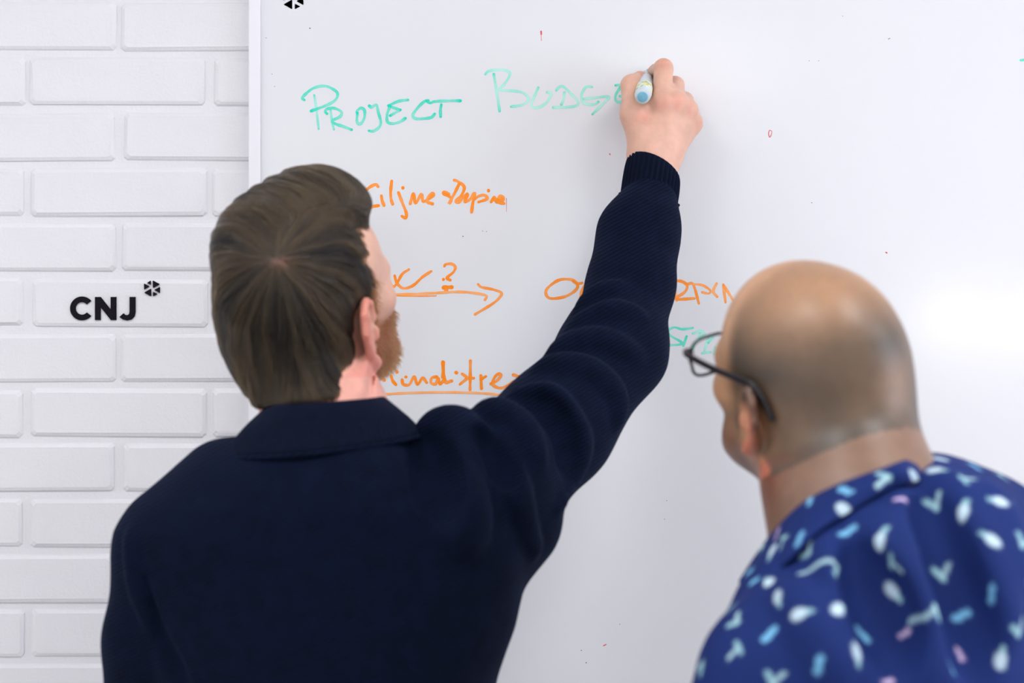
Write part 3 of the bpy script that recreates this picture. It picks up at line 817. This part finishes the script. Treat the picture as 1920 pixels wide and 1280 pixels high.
v, f = body.mesh((-.55, -.64, .75), (.32, .0, 2.02), .0028, 1)
print('body1', len(v))
b1 = under(obj('body', v, f, M_SKIN1), p1)
loc = F1.inv(v)
base = np.tile(np.array(lin(214, 169, 148)), (len(v), 1))
pink = np.array(lin(228, 158, 148)); red = np.array(lin(212, 124, 108))
def mixc(c, col, wgt): return c*(1-wgt[:, None])+np.asarray(col)*wgt[:, None]
earw = sstep(.077, .088, np.abs(loc[:, 0]))*(np.linalg.norm(loc-[0, 0, 0], axis=1) < .13)
base = mixc(base, red, earw*.75)
neckw = sstep(-.03, -.09, loc[:, 2])*(np.linalg.norm(loc, axis=1) < .22); base = mixc(base, pink, neckw*.6)
lipw = np.exp(-((loc[:, 1]-.095)/.012)**2-(loc[:, 0]/.02)**2-((loc[:, 2]+.085)/.010)**2); base = mixc(base, lin(190, 110, 105), lipw)
for m in mc+[P(1243, 118, -.09), P(1206, 222, -.11)]:
    base = mixc(base, red, .45*np.exp(-(np.linalg.norm(v-(m+[0, -.012, 0]), axis=1)/.010)**2))
beardw = (sstep(-.045, -.062, loc[:, 2]+.25*np.maximum(0, .02-loc[:, 1])*0)*sstep(.004, .016, loc[:, 1])*sstep(.24, .16, np.linalg.norm(loc, axis=1))*(loc[:, 2] > -.145))*(1-lipw)
beardw *= 1-np.exp(-(loc[:, 0]/.03)**2-((loc[:, 2]+.062)/.02)**2)*(loc[:, 1] > .08)
sideb1 = sstep(.004, .010, loc[:, 1])*sstep(.032, .024, loc[:, 1])*sstep(-.075, -.060, loc[:, 2])*sstep(.012, .0, loc[:, 2])*(np.abs(loc[:, 0]) > .05)*(np.abs(loc[:, 0]) < .0795)*(np.linalg.norm(loc, axis=1) < .13)
beardw = np.maximum(beardw, sideb1)
base = mixc(base, lin(118, 74, 48), beardw*.75)
set_color(b1, 'skin', base)
eyes(F1, p1)

# ---- hair
hs = SDF(); HL = F1.pt; HR = F1.R
hs.ell(HL((0, -.013, .013)), (.0785, .103, .0925), HR, .02)
hs.ell(HL((0, -.040, -.026)), (.073, .074, .070), HR, .03)
hs.cap(HL((0, -.050, -.060)), P(589, 775, -.492), .060, .053, .03)
hs.ell(HL((-.014, .014, .072)), (.070, .076, .040), HR, .02)
hs.ell(HL((-.006, .050, .078)), (.064, .046, .036), HR, .02)
hs.ell(HL((-.042, -.012, .056)), (.042, .064, .040), HR, .02)
hs.ell(HL((0, .118, -.056)), (.105, .070, .130), HR, .006, -1)
hs.ell(HL((0, .060, -.120)), (.12, .060, .085), HR, .006, -1)
for sx in (-1, 1):
    hs.ell(HL((sx*.094, -.010, -.042)), (.030, .029, .040), HR, .006, -1)
    hs.cap(HL((sx*.094, .004, -.060)), P(694, 785, -.50) if sx > 0 else P(462, 800, -.46), .031, .034, .006, -1)
hs.plane(P(590, 754, -.52), (.12, 0, -1), .008, 0)
WH = np.array([.032, -.078, .060])         # crown whorl
PF = np.array([.066, .040, .062])          # front end of the parting
def part_dist(q):
    d = PF-WH; t = np.clip(((q-WH) @ d)/(d @ d), 0, 1); c = WH+t[:, None]*d
    return np.linalg.norm(q-c, axis=1), t
WN = WH/np.linalg.norm(WH); E1 = np.cross(WN, [1.0, 0, 0]); E1 /= np.linalg.norm(E1); E2 = np.cross(WN, E1)
def topzone(q):
    side = (q-WH) @ np.cross(PF-WH, [0, .2, 1.0])
    return sstep(.0, -.0012, side)*sstep(.00, .035, q[:, 2]-.012+.25*q[:, 1])*sstep(-.105, -.05, q[:, 1])
def streak(q):
    """lock pattern running along the combing direction"""
    u = q-WH; az = np.arctan2(u @ E2, u @ E1); rl = np.linalg.norm(u, axis=1)
    n1 = vnoise(np.stack([np.cos(az)*7, np.sin(az)*7, rl*16], 1), 1.0, 51)*.6+vnoise(np.stack([np.cos(az)*16, np.sin(az)*16, rl*22], 1), 1.0, 52)*.5
    yy = q[:, 1]*1.0+q[:, 2]*.35+.25*q[:, 0]
    n2 = vnoise(np.stack([yy*95, q[:, 0]*16, q[:, 2]*8], 1), 1.0, 53)*1.0+vnoise(np.stack([yy*210, q[:, 0]*22, q[:, 2]*10], 1), 1.0, 54)*.7
    t = topzone(q); return n1*(1-t)+n2*t
def hdisp(X):
    q = F1.inv(X); d, t = part_dist(q)
    groove = .0022*np.exp(-(d/.007)**2)*sstep(.0, .3, t)
    return groove-.0016*streak(q)*sstep(0, .03, np.linalg.norm(q-WH, axis=1))
hs.disp = hdisp
hv, hf = hs.mesh(F1.o-.19, F1.o+.2, .0028, 1)
hair = under(obj('hair', hv, hf, M_CAP), p1)
hl = F1.inv(hv); dpart, tpart = part_dist(hl)
hc = np.tile(np.array(lin(28, 22, 17)), (len(hv), 1))
wd = hl-WH; whd = np.sqrt((wd[:, 0]/.020)**2+(wd[:, 1]/.012)**2+(wd[:, 2]/.006)**2)
hc = mixc(hc, lin(150, 104, 90), np.maximum(.7*np.exp(-whd**2), .35*np.exp(-(dpart/.004)**2)))
set_color(hair, 'hair', hc)
# strands combed along the head
nrm = hs.grad(hv); out_side = body.val(hv) > -.004
def flow(q, nn):
    """combing direction in head coordinates"""
    rad = q-WH; rl = np.linalg.norm(rad, axis=1)[:, None]; rad = rad/(rl+1e-6)
    side = (q-WH) @ np.cross(PF-WH, [0, .2, 1.0])      # >0 right of the parting
    topw = sstep(.0, -.0012, side)*sstep(.00, .035, q[:, 2]-.012+.25*q[:, 1])*sstep(-.105, -.05, q[:, 1])
    over = np.tile(np.array([-.92, .30, .42]), (len(q), 1))
    over[:, 2] -= sstep(.0, -.07, q[:, 0])*1.1
    down = np.tile(np.array([0, -.10, -1.0]), (len(q), 1)); down[:, 1] += .5*sstep(-.02, .05, q[:, 1])
    dw = sstep(.05, .12, rl[:, 0])[:, None]*.7
    g = rad*(1-dw)+down*dw
    g = g*(1-topw[:, None])+over*topw[:, None]
    g = g-nn*(g*nn).sum(1)[:, None]
    return g/(np.linalg.norm(g, axis=1)[:, None]+1e-9), topw
cand = np.where(out_side)[0]
nearw = cand[np.linalg.norm(hl[cand]-WH, axis=1) < .034]
ri = np.r_[RNG.choice(cand, 17000), RNG.choice(nearw, 2200)]; NS = len(ri); q0 = hl[ri]
dp0, tp0 = part_dist(q0)
wd = q0-WH; whd = np.sqrt((wd[:, 0]/.020)**2+(wd[:, 1]/.012)**2+(wd[:, 2]/.006)**2)
keepm = RNG.random(NS) > np.maximum(.6*np.exp(-whd**2), .5*np.exp(-(dp0/.004)**2))
ri = ri[keepm]; q = hl[ri]+RNG.normal(0, .0008, (len(ri), 3)); NS = len(ri)
clump = vnoise(q, 90, 21)
low = sstep(-.03, -.085, q[:, 2])
length = (.040+.020*RNG.random(NS))*(1-.62*low)
Rt = F1.R; pts = []
cur = q.copy(); M_ = 9
for i in range(M_):
    X = F1.o+cur @ Rt.T; g = hs.grad(X) @ Rt; d = hs.val(X)
    lift = (.0003+.0022*(i/(M_-1))*(.6+.8*clump))
    cur = cur-g*(d-lift)[:, None]*.9
    pts.append(F1.o+cur @ Rt.T)
    fl_, tw = flow(cur, g)
    wob = np.stack([vnoise(cur, 60, 31+a) for a in range(3)], 1)*.20
    fl_ = fl_+wob; cur = cur+fl_*(length/(M_-1))[:, None]*(1+.5*tw[:, None])
pts = np.stack(pts, 1)
hair_curves('hair_strands', pts, np.full(NS, .00034), M_HAIR, hair, np.clip(.22+.75*streak(hl[ri])+.12*sstep(.03, .10, hl[ri][:, 2]), -.2, .9))
# ---- beard
bi = np.where(beardw > .5)[0]; NB = 5200
ri = RNG.choice(bi, NB); X = v[ri]+RNG.normal(0, .001, (NB, 3)); g = body.grad(X)
dn = (F1.R @ np.array([0, .25, -1.0])); pts = []
for i in range(5):
    pts.append(X.copy()); X = X+(g*.55+dn*.75+RNG.normal(0, .22, (NB, 3)))*.0026
hair_curves('beard', np.stack(pts, 1), np.full(NB, .00026), M_BEARD, p1)

# ---- sweater
sw = SDF()
prof = [(812, 520, 745), (835, 455, 785), (870, 395, 850), (905, 348, 915), (945, 292, 955), (995, 250, 985), (1040, 243, 998), (1100, 248, 985),
        (1180, 258, 965), (1280, 278, 930), (1420, 295, 895), (1560, 300, 900), (1700, 295, 905), (1760, 300, 900)]
yc = -.475
zs, cx, cy, rx, ry = [], [], [], [], []
for py, a, b_ in prof:
    A, B_ = P(a, py, yc-.02), P(b_, py, yc-.02); zs.append(A[2]); cx.append((A[0]+B_[0])/2); rx.append((B_[0]-A[0])/2)
    t = min(1, max(0, (py-812)/190)); ry.append(.088+.042*math.sin(t*math.pi/2)); cy.append(yc-.012*(1-t))
sw.loft(zs, cx, cy, rx, ry, 2.3, .03)
sw.cap(P(425, 910, -.475), P(352, 1000, -.482), .050, .056, .05)
sw.chain([P(308, 1035, -.482), P(292, 1200, -.475), P(278, 1420, -.465), P(305, 1760, -.405)], [.050, .053, .052, .040], .022)
ARM = [P(880, 912, -.470), P(928, 888, -.445), P(1042, 796, -.355), P(1150, 655, -.255), P(1184, 530, -.195), P(1198, 440, -.155), P(1217, 378, -.130)]
sw.chain(ARM, [.062, .065, .061, .0575, .0475, .0435, .0335], .035)
sw.cap(P(930, 940, -.46), P(985, 985, -.45), .055, .03, .05)
sw.cap(P(972, 985, -.445), P(1186, 680, -.275), .029, .030, .02)
sw.cap(P(800, 876, -.46), P(860, 872, -.46), .040, .040, .03)
sw.cap(P(806, 824, -.47), P(845, 820, -.475), .015, .017, .008)
sw.chain([P(875, 785, -.478), P(900, 815, -.505), P(935, 862, -.515)], [.0105, .013, .010], .007)
ridges(sw, [
    ([(868, 778), (890, 802), (918, 838), (950, 880), (972, 940), (990, 1000), (1000, 1035)], .013, .004, .012, 1),
    ([(795, 815), (822, 800), (850, 800), (875, 822), (910, 862)], .014, .004, .018, 1),
    ([(905, 815), (935, 858), (955, 905)], .010, -.003, .016, -1),
    ([(962, 742), (1010, 735), (1040, 745), (1070, 785), (1088, 835), (1076, 890), (1045, 955)], .009, .005, .014, 1),
    ([(985, 745), (1025, 765), (1058, 815), (1062, 870)], .009, -.003, .02, -1),
    ([(1012, 690), (1060, 685), (1110, 700), (1150, 740), (1155, 790)], .008, .0055, .02, 1),
    ([(1035, 665), (1075, 645), (1130, 640), (1190, 665)], .007, .0045, .018, 1),
    ([(1062, 632), (1100, 600), (1150, 580), (1200, 590)], .006, .004, .016, 1),
    ([(1085, 585), (1120, 550), (1165, 535)], .007, .0035, .014, 1),
    ([(905, 770), (940, 775), (985, 805), (1010, 860)], .008, .0055, .02, 1),
    ([(842, 835), (850, 890), (862, 960), (868, 1010)], .014, .008, .03, 1),
    ([(800, 840), (815, 890), (828, 960)], .012, -.006, .03, -1),
    ([(262, 1080), (282, 1160), (318, 1240), (345, 1290)], .008, -.003, .012, -1),
    ([(246, 1000), (252, 1050), (264, 1110), (285, 1180)], .008, .004, .010, 1)])
sw.disp = lambda X: .0022*vnoise(X, 11, 2)+.0010*vnoise(X, 26, 4)
sw.plane((0, 0, P(0, 1740, yc)[2]), (0, 0, -1), .01, 0)
v, f = sw.mesh((-.56, -.68, .90), (.28, -.06, 1.86), .0040, 2)
print('sweater', len(v))
swo = under(obj('sweater', v, f, M_KNIT), p1)
# ribbed cuff
a0 = ARM[-1]+(ARM[-1]-ARM[-2])*(-.10); a1 = P(1225, 318, -.113); NR, NA = 12, 272
ax = a1-a0; ax /= np.linalg.norm(ax); u = np.cross(ax, [0, 1, 0]); u /= np.linalg.norm(u); w_ = np.cross(u, ax)
rows = []
for i in range(NR):
    t = i/(NR-1); c = a0+(a1-a0)*t; r0 = .0342+.0006*math.sin(t*3)
    row = []
    for j in range(NA+1):
        an = 2*math.pi*j/NA; rr = r0+.0016*math.cos(an*34)*(1-.9*t**8)
        e = u*math.cos(an)*rr+w_*math.sin(an)*rr*.86
        lean = .010*math.cos(an)*t-.004*math.sin(an)*t
        row.append(c+e+ax*(lean if False else lean))
    rows.append(row)
# rolled-in mouth of the cuff
last = np.array(rows[-1]); cen = last.mean(0)
rows.append(list(cen+(last-cen)*.955+ax*.0016)); rows.append(list(cen+(last-cen)*.90-ax*.002)); rows.append(list(cen+(last-cen)*.88-ax*.012))
cf = strip('cuff', rows, .0008, M_RIB, None); under(cf, swo)
vv, ff = tube_mesh([np.array(rows[1][j])*1.0+((np.array(rows[1][j])-np.mean(rows[1], 0))*.035) for j in range(0, NA, 3)], .0026, 8, closed=True)
under(obj('cuff_seam', vv, ff, M_KNIT), swo)
# left cuff, below the picture
# stand-up ribbed collar
Cb = P(606, 832, -.492); Ct = P(613, 752, -.488); rows = []
ts = np.radians(np.linspace(-128, 128, 260))
for i in range(9):
    t = i/8; row = []
    rxx = .1030*(1-t)+.0615*t+.005*math.sin(t*math.pi); ryy = .094*(1-t)+.076*t
    c = Cb*(1-t)+Ct*t
    for a in ts:
        fl_ = .040*max(0, abs(a)-1.55)
        rb = 1+.008*math.cos(a*95)*math.sin(math.pi*min(1, t*1.2+.05))
        row.append(c+np.array([(rxx+fl_)*rb*math.sin(a), -ryy*rb*math.cos(a), .0105*math.sin(a)*(1-.6*t)-.004*abs(math.cos(a))*(1-t)-.030*max(0, abs(a)-1.5)]))
    rows.append(row)
last = np.array(rows[-1]); cen = last.mean(0)
rows.append(list(cen+(last-cen)*.965+[0, 0, .001])); rows.append(list(cen+(last-cen)*.93-[0, 0, .012]))
under(strip('collar', rows, .0022, M_RIB, None), swo)
vv, ff = tube_mesh([p+np.array([0, -.001, -.001]) for p in rows[0][30:-30:3]], .0024, 8); under(obj('collar_seam', vv, ff, M_KNIT), swo)
legs(p1, P(470, 1840, -.47), P(740, 1840, -.47), np.array([-.27, -.46, .50]), np.array([-.10, -.46, .50]), np.array([-.28, -.50, .09]), np.array([-.09, -.50, .09]),
     np.array([P(600, 0, -.47)[0], -.47, .96]), 0, M_PANTS, (.165, .115, .13))

# ---- marker in the hand
tail = P(1205, 180, -.140); tip = np.array([*P(1216, 131, BY-.0006)]); ax = tip-tail; Lm = np.linalg.norm(ax); ax /= Lm
mk = empty('marker_pen', tuple(tip)); tag(mk, 'pale blue-ended marker pen gripped in the writing hand', 'marker pen')
at_ = lambda t: tail+ax*t
def lathe(name, prof_, mat, n=24, hexa=0):
    p = [at_(t) for t, r in prof_]; vv, ff = tube_mesh(p, [max(r, 1e-4) for t, r in prof_], n)
    return under(obj(name, vv, ff, mat, sharp=35), mk)
lathe('barrel', [(.002, .0092), (.004, .0104), (.075, .0104), (.080, .0098), (.083, .0082), (.105, .0078), (.112, .0050)], M_BARREL, 12)
lathe('label_wrap', [(.010, .01055), (.0105, .0107), (.040, .0107), (.0405, .01055)], M_MLABEL, 24)
lathe('end_rim', [(-.0035, .0084), (-.0030, .0092), (.003, .0098), (.0035, .0092)], M_BARREL, 28)
lathe('end_plug', [(-.0052, .0054), (-.0048, .0063), (-.003, .0066), (.0, .0066)], M_PLUG, 28)
lathe('nib', [(.110, .0042), (Lm-.006, .0030), (Lm-.0006, .0018)], M_NIB, 14)

# ================================================================== man in the printed shirt
p2 = empty('person', (P(1750, 0, -.76)[0], -.76, 0))
tag(p2, 'man with a shaved head in a dark blue printed shirt looking up at the board', 'person')
F2 = Frame(P(1520, 677, -.70), rotm(34, 17, -12.5), 0.995)
b2 = SDF(); head_prims(b2, F2, jaw=1.08, ear=1.05)
NB2 = P(1605, 985, -.765)
b2.cap(F2.pt((0, -.026, -.055)), NB2, .063, .068, .03)
b2.cap(F2.pt((.004, -.060, -.045)), NB2+[.022, -.03, .0], .054, .064, .03)
b2.cap(F2.pt((0, .030, -.098)), NB2+[-.018, .015, .01], .036, .048, .03)
S2L = P(1475, 1265, -.87); S2R = P(1905, 1085, -.63)
b2.chain([NB2, P(1680, 1200, -.76), P(1740, 1600, -.76)], [.066, .10, .11], .05)
E2L = P(1405, 1760, -.86); W2L = P(1380, 2180, -.76); E2R = P(1985, 1560, -.60); W2R = P(1960, 2000, -.50)
b2.chain([NB2+[0, 0, -.05], S2L, E2L, W2L], [.06, .048, .038, .027], .04)
b2.chain([NB2+[0, 0, -.05], S2R, E2R, W2R], [.06, .048, .038, .027], .04)
relaxed_hand(b2, W2L, (0, .1, -1), (-.7, .7, .1), -1); relaxed_hand(b2, W2R, (0, .1, -1), (-.7, .7, .1), 1)
v, f = b2.mesh((.05, -1.02, .60), (.72, -.36, 1.75), .0032, 1)
print('body2', len(v))
bo2 = under(obj('body', v, f, M_SKIN2), p2)
l2 = F2.inv(v); rad = np.linalg.norm(l2, axis=1)
col = np.tile(np.array(lin(184, 140, 106)), (len(v), 1))
col = mixc(col, lin(148, 94, 70), sstep(-.05, -.10, l2[:, 2])*(rad < .26)*.75)  # neck colours darkened here and below: shade painted into the skin
neck_shade = sstep(.112, .128, rad)*(l2[:, 2] < .01)*(l2[:, 1] < .03)*(rad < .30)
col = mixc(col, lin(120, 92, 76), neck_shade*.9); col = mixc(col, lin(122, 74, 54), neck_shade*sstep(-.095, -.055, l2[:, 1])*.8)
col = mixc(col, lin(206, 120, 96), sstep(.077, .088, np.abs(l2[:, 0]))*(rad < .13)*.8)
# clipped hair: low sharp edge at the nape, receding temples, top lightened for thin hair plus a painted crown highlight
nape = sstep(-.078, -.072, l2[:, 2]-.12*(l2[:, 1]+.06)+.003*vnoise(l2, 60, 3))
front = sstep(.052, .022, l2[:, 1]+.55*np.maximum(0, .045-l2[:, 2])*np.sign(.03-l2[:, 2]).clip(0, 1)*0-.25*np.abs(l2[:, 0])*0+.3*(l2[:, 2]-.05)*(l2[:, 2] > .05))
earcut = sstep(.020, .032, np.linalg.norm((l2-np.array([0, .0, -.045])*1.0)[:, 1:]*[1, .75], axis=1))
onhead = (rad < .135)*(l2[:, 2] > -.10)
sideb = np.maximum(earcut, sstep(-.035, -.02, l2[:, 2])*sstep(.03, .012, l2[:, 1]))
stub = nape*front*sideb*onhead
thin = 1-.62*sstep(.012, .085, l2[:, 2]+.01*vnoise(l2, 22, 14))*sstep(-.105, -.04, l2[:, 1])
patch = 1+.26*vnoise(l2, 26, 9)
col = mixc(col, lin(74, 65, 54), np.clip(stub*thin*patch*.82, 0, 1))
beard = sstep(-.040, -.062, l2[:, 2])*sstep(.0, .018, l2[:, 1])*(rad < .16)*(l2[:, 2] > -.135)
col = mixc(col, lin(92, 72, 62), beard*.55)
lip2 = np.exp(-((l2[:, 1]-.095)/.012)**2-(l2[:, 0]/.02)**2-((l2[:, 2]+.085)/.010)**2); col = mixc(col, lin(180, 104, 96), lip2)
set_color(bo2, 'skin', col)
eyes(F2, p2)

# ---- shirt
ss = SDF(); RT = rotm(47, -4, 0)
ss.chain([P(1500, 1280, -.865), P(1615, 1190, -.80), P(1675, 1112, -.745)], [.082, .086, .080], .06)
ss.chain([P(1675, 1112, -.745), P(1800, 1058, -.685), P(1905, 1095, -.635)], [.080, .077, .080], .06)
ss.ell(P(1730, 1340, -.765), (.195, .145, .24), RT, .06)
ss.ell(P(1710, 1230, -.79), (.145, .090, .14), RT, .06)
ss.ell(P(1750, 1580, -.76), (.190, .150, .32), RT, .08)
ss.chain([P(1488, 1290, -.865), P(1445, 1440, -.875), P(1420, 1600, -.875)], [.084, .082, .080], .03)
ss.chain([P(1915, 1100, -.63), P(1965, 1250, -.61), P(1985, 1420, -.60)], [.082, .078, .076], .03)
ridges(ss, [
    ([(1770, 900), (1810, 980), (1850, 1080), (1880, 1180)], .012, .006, .03, 1), ([(1700, 940), (1740, 1040), (1780, 1150), (1800, 1280)], .012, .006, .03, 1),
    ([(1830, 920), (1870, 1010), (1905, 1110)], .010, .005, .03, 1), ([(1640, 985), (1690, 1080), (1720, 1180), (1735, 1280)], .010, .006, .03, 1),
    ([(1735, 950), (1775, 1050), (1815, 1160), (1840, 1270)], .010, -.004, .03, -1), ([(1560, 1040), (1600, 1120), (1640, 1230)], .011, .006, .03, 1),
    ([(1480, 1110), (1530, 1180), (1570, 1270)], .010, .006, .03, 1), ([(1600, 1040), (1650, 1130), (1685, 1240)], .010, -.004, .03, -1)])
ss.disp = lambda X: .004*vnoise(X, 9, 6)+.0016*vnoise(X, 24, 7)
ss.cap(NB2+[-.008, .0, -.02], F2.pt((0, -.03, -.06)), .072, .074, .006, -1)
ss.plane((0, 0, .86), (0, 0, -1), .01, 0)
for a in (P(1420, 1590, -.875), P(1985, 1410, -.60)): ss.plane(a+[0, 0, -.02], (0, 0, -1), .005, 9)
ss.p = [q for q in ss.p if q[-1] != 9]
v, f = ss.mesh((.08, -1.06, .80), (.78, -.40, 1.54), .0030, 2)
print('shirt', len(v))
sh = under(obj('shirt', v, f, M_SHIRT), p2)
# collar
topc = [(1700, 862, -.655), (1722, 852, -.715), (1690, 866, -.775), (1640, 884, -.81), (1565, 912, -.835), (1500, 948, -.830), (1442, 1008, -.795), (1386, 1088, -.740)]
lowc = [(1735, 895, -.66), (1756, 886, -.725), (1722, 900, -.80), (1662, 918, -.84), (1588, 962, -.868), (1528, 1002, -.865), (1474, 1056, -.835), (1398, 1132, -.765)]
def snap(s, q, out):
    g = P(*q); h = s.trace(q[0], q[1])
    if h is not None and abs(h[1]-q[2]) < .08: g = h
    d = np.array([0, -D, CAMZ])-g; return g+d/np.linalg.norm(d)*out
top = catmull([snap(b2, q, .009) for q in topc], 34); low = catmull([snap(ss, q, .006) for q in lowc], 34)
inn = top+(NB2+[0, 0, 0]-top)*np.array([.08, .08, 0])+[0, 0, -.018]
rows = [low+(top-low)*t+np.array([0, -.006, .002])*math.sin(math.pi*t) for t in np.linspace(0, 1, 22)]
rows += [top+(inn-top)*t for t in (.15, .5, 1)]
co_ = under(strip('collar', [list(r) for r in rows], .0022, M_SHIRT, None), sh)
# print motifs: plants and fruit scattered over the cloth
NAVY = np.array(lin(23, 42, 100))
MC = [np.array(lin(*c)) for c in ((196, 220, 232), (150, 196, 206), (120, 186, 226), (214, 190, 226), (170, 206, 214))]
def paint(verts, normals, seed, gap=.034):
    r = np.random.default_rng(seed); col = np.tile(NAVY, (len(verts), 1))*(1+.10*vnoise(verts, 16, 12))[:, None]
    cell = {}; cen = []
    for i in r.permutation(len(verts))[:60000]:
        k = tuple(np.floor(verts[i]/gap).astype(int)); ok = True
        for a in (-1, 0, 1):
            for b in (-1, 0, 1):
                for c in (-1, 0, 1):
                    for j in cell.get((k[0]+a, k[1]+b, k[2]+c), ()):
                        if np.sum((verts[j]-verts[i])**2) < gap*gap: ok = False
        if ok: cell.setdefault(k, []).append(i); cen.append(i)
    grid = {}; kk = np.floor(verts/.018).astype(int)
    for i, k in enumerate(map(tuple, kk)): grid.setdefault(k, []).append(i)
    for n_, i in enumerate(cen):
        k = kk[i]; ids = []
        for a in (-1, 0, 1):
            for b in (-1, 0, 1):
                for c in (-1, 0, 1): ids += grid.get((k[0]+a, k[1]+b, k[2]+c), [])
        ids = np.array(ids); nn = normals[i]; u = np.cross(nn, [0.3, 0.2, 1]); u /= np.linalg.norm(u); w2 = np.cross(nn, u)
        an = r.uniform(0, 2*math.pi); uu = u*math.cos(an)+w2*math.sin(an); vv_ = -u*math.sin(an)+w2*math.cos(an)
        d = verts[ids]-verts[i]; x, y = d @ uu*960, d @ vv_*960
        seg = lambda ax, ay, bx, by, w: (lambda h: np.hypot(x-ax-h*(bx-ax), y-ay-h*(by-ay))-w)(np.clip(((x-ax)*(bx-ax)+(y-ay)*(by-ay))/((bx-ax)**2+(by-ay)**2), 0, 1))
        kind = r.choice(5, p=[.25, .28, .17, .20, .10])
        if kind == 0: e = np.hypot(x/5.2, y/7.6)*5.2-5.2; c1 = MC[0]; e2 = seg(0, 7, 0, 11, 2.2); c2 = MC[1]
        elif kind == 1: e = seg(-5, -5, 7, -4, 1.9); c1 = MC[4]; e2 = seg(-6, -6, -4, 4, 2.7); c2 = MC[1]
        elif kind == 2: e = seg(-5.5, 1.5, -2.5, 0, 3.2); c1 = MC[2]; e2 = seg(2.5, 0, 5.5, -1.5, 3.2); c2 = MC[2]
        elif kind == 3: e = seg(-1, -4, 1, 3, 1.6); c1 = MC[3]; e2 = np.hypot(x-1, y-4)-2.2; c2 = MC[3]
        else: e = seg(-6, 4, 6, 4, 2.0); c1 = MC[1]; e2 = seg(0, 4, 2, -8, 1.8); c2 = MC[4]
        sc_ = 1.0
        for ee, cc in ((e2, c2), (e, c1)):
            a = (1-sstep(-1.2, 1.4, ee))*r.uniform(.75, 1.0); col[ids] = col[ids]*(1-a[:, None])+cc*a[:, None]
    return col
def vnormals(o):
    n = np.zeros(len(o.data.vertices)*3, np.float32); o.data.vertices.foreach_get('normal', n); return n.reshape(-1, 3)
set_color(sh, 'print', paint(v, vnormals(sh), 5))
cv_ = np.zeros(len(co_.data.vertices)*3, np.float32); co_.data.vertices.foreach_get('co', cv_); cv_ = cv_.reshape(-1, 3).astype(float)
mw = np.array(co_.matrix_world); 
set_color(co_, 'print', paint(cv_, vnormals(co_), 9))
legs(p2, np.array([.34, -.83, .80]), np.array([.50, -.69, .80]), np.array([.33, -.84, .45]), np.array([.50, -.66, .45]), np.array([.34, -.88, .09]), np.array([.52, -.68, .09]),
     np.array([P(1745, 0, -.76)[0], -.76, .92]), 47, M_CHINO, (.17, .125, .13))

# ---- spectacles
gl = empty('spectacles', tuple(F2.pt((0, .1, -.02)))); tag(gl, 'black framed spectacles worn by the man with the shaved head', 'spectacles')
G = Frame(F2.o, F2.R @ rotm(0, 0, 0), 1.0)
for sx in (-1, 1):
    loop = []
    for a in np.linspace(0, 2*math.pi, 40, endpoint=False):
        ca, sa = math.cos(a), math.sin(a); e = 2/3.2
        x = .0275*math.copysign(abs(ca)**e, ca); z = .0205*math.copysign(abs(sa)**e, sa)
        if z < 0: x *= .90
        xx = sx*.0365+x; loop.append(G.pt((xx, .112-.12*xx*xx*20*.3, -.020+z)))
    vv, ff = tube_mesh(loop, .0017, 8, closed=True); under(obj('rim', vv, ff, M_SPEC), gl)
    c = np.mean(loop, 0); n = len(loop); V = [c]+loop; under(obj('lens', V, [(0, i+1, (i+1) % n+1) for i in range(n)], M_LENS), gl)
    tp = catmull([G.pt(q) for q in ((sx*.063, .1085, -.010), (sx*.073, .104, -.009), (sx*.0785, .06, -.007), (sx*.0815, .01, -.003), (sx*.083, -.012, -.001), (sx*.081, -.030, -.014), (sx*.079, -.040, -.030))], 8)
    vv, ff = tube_mesh(tp, .0038, 10, flat=(F2.R @ np.array([1.0, 0, 0]), .5)); under(obj('temple', vv, ff, M_SPEC), gl)
br = catmull([G.pt(q) for q in ((-.010, .111, -.016), (0, .114, -.012), (.010, .111, -.016))], 6)
vv, ff = tube_mesh(br, .0018, 8); under(obj('bridge', vv, ff, M_SPEC), gl)
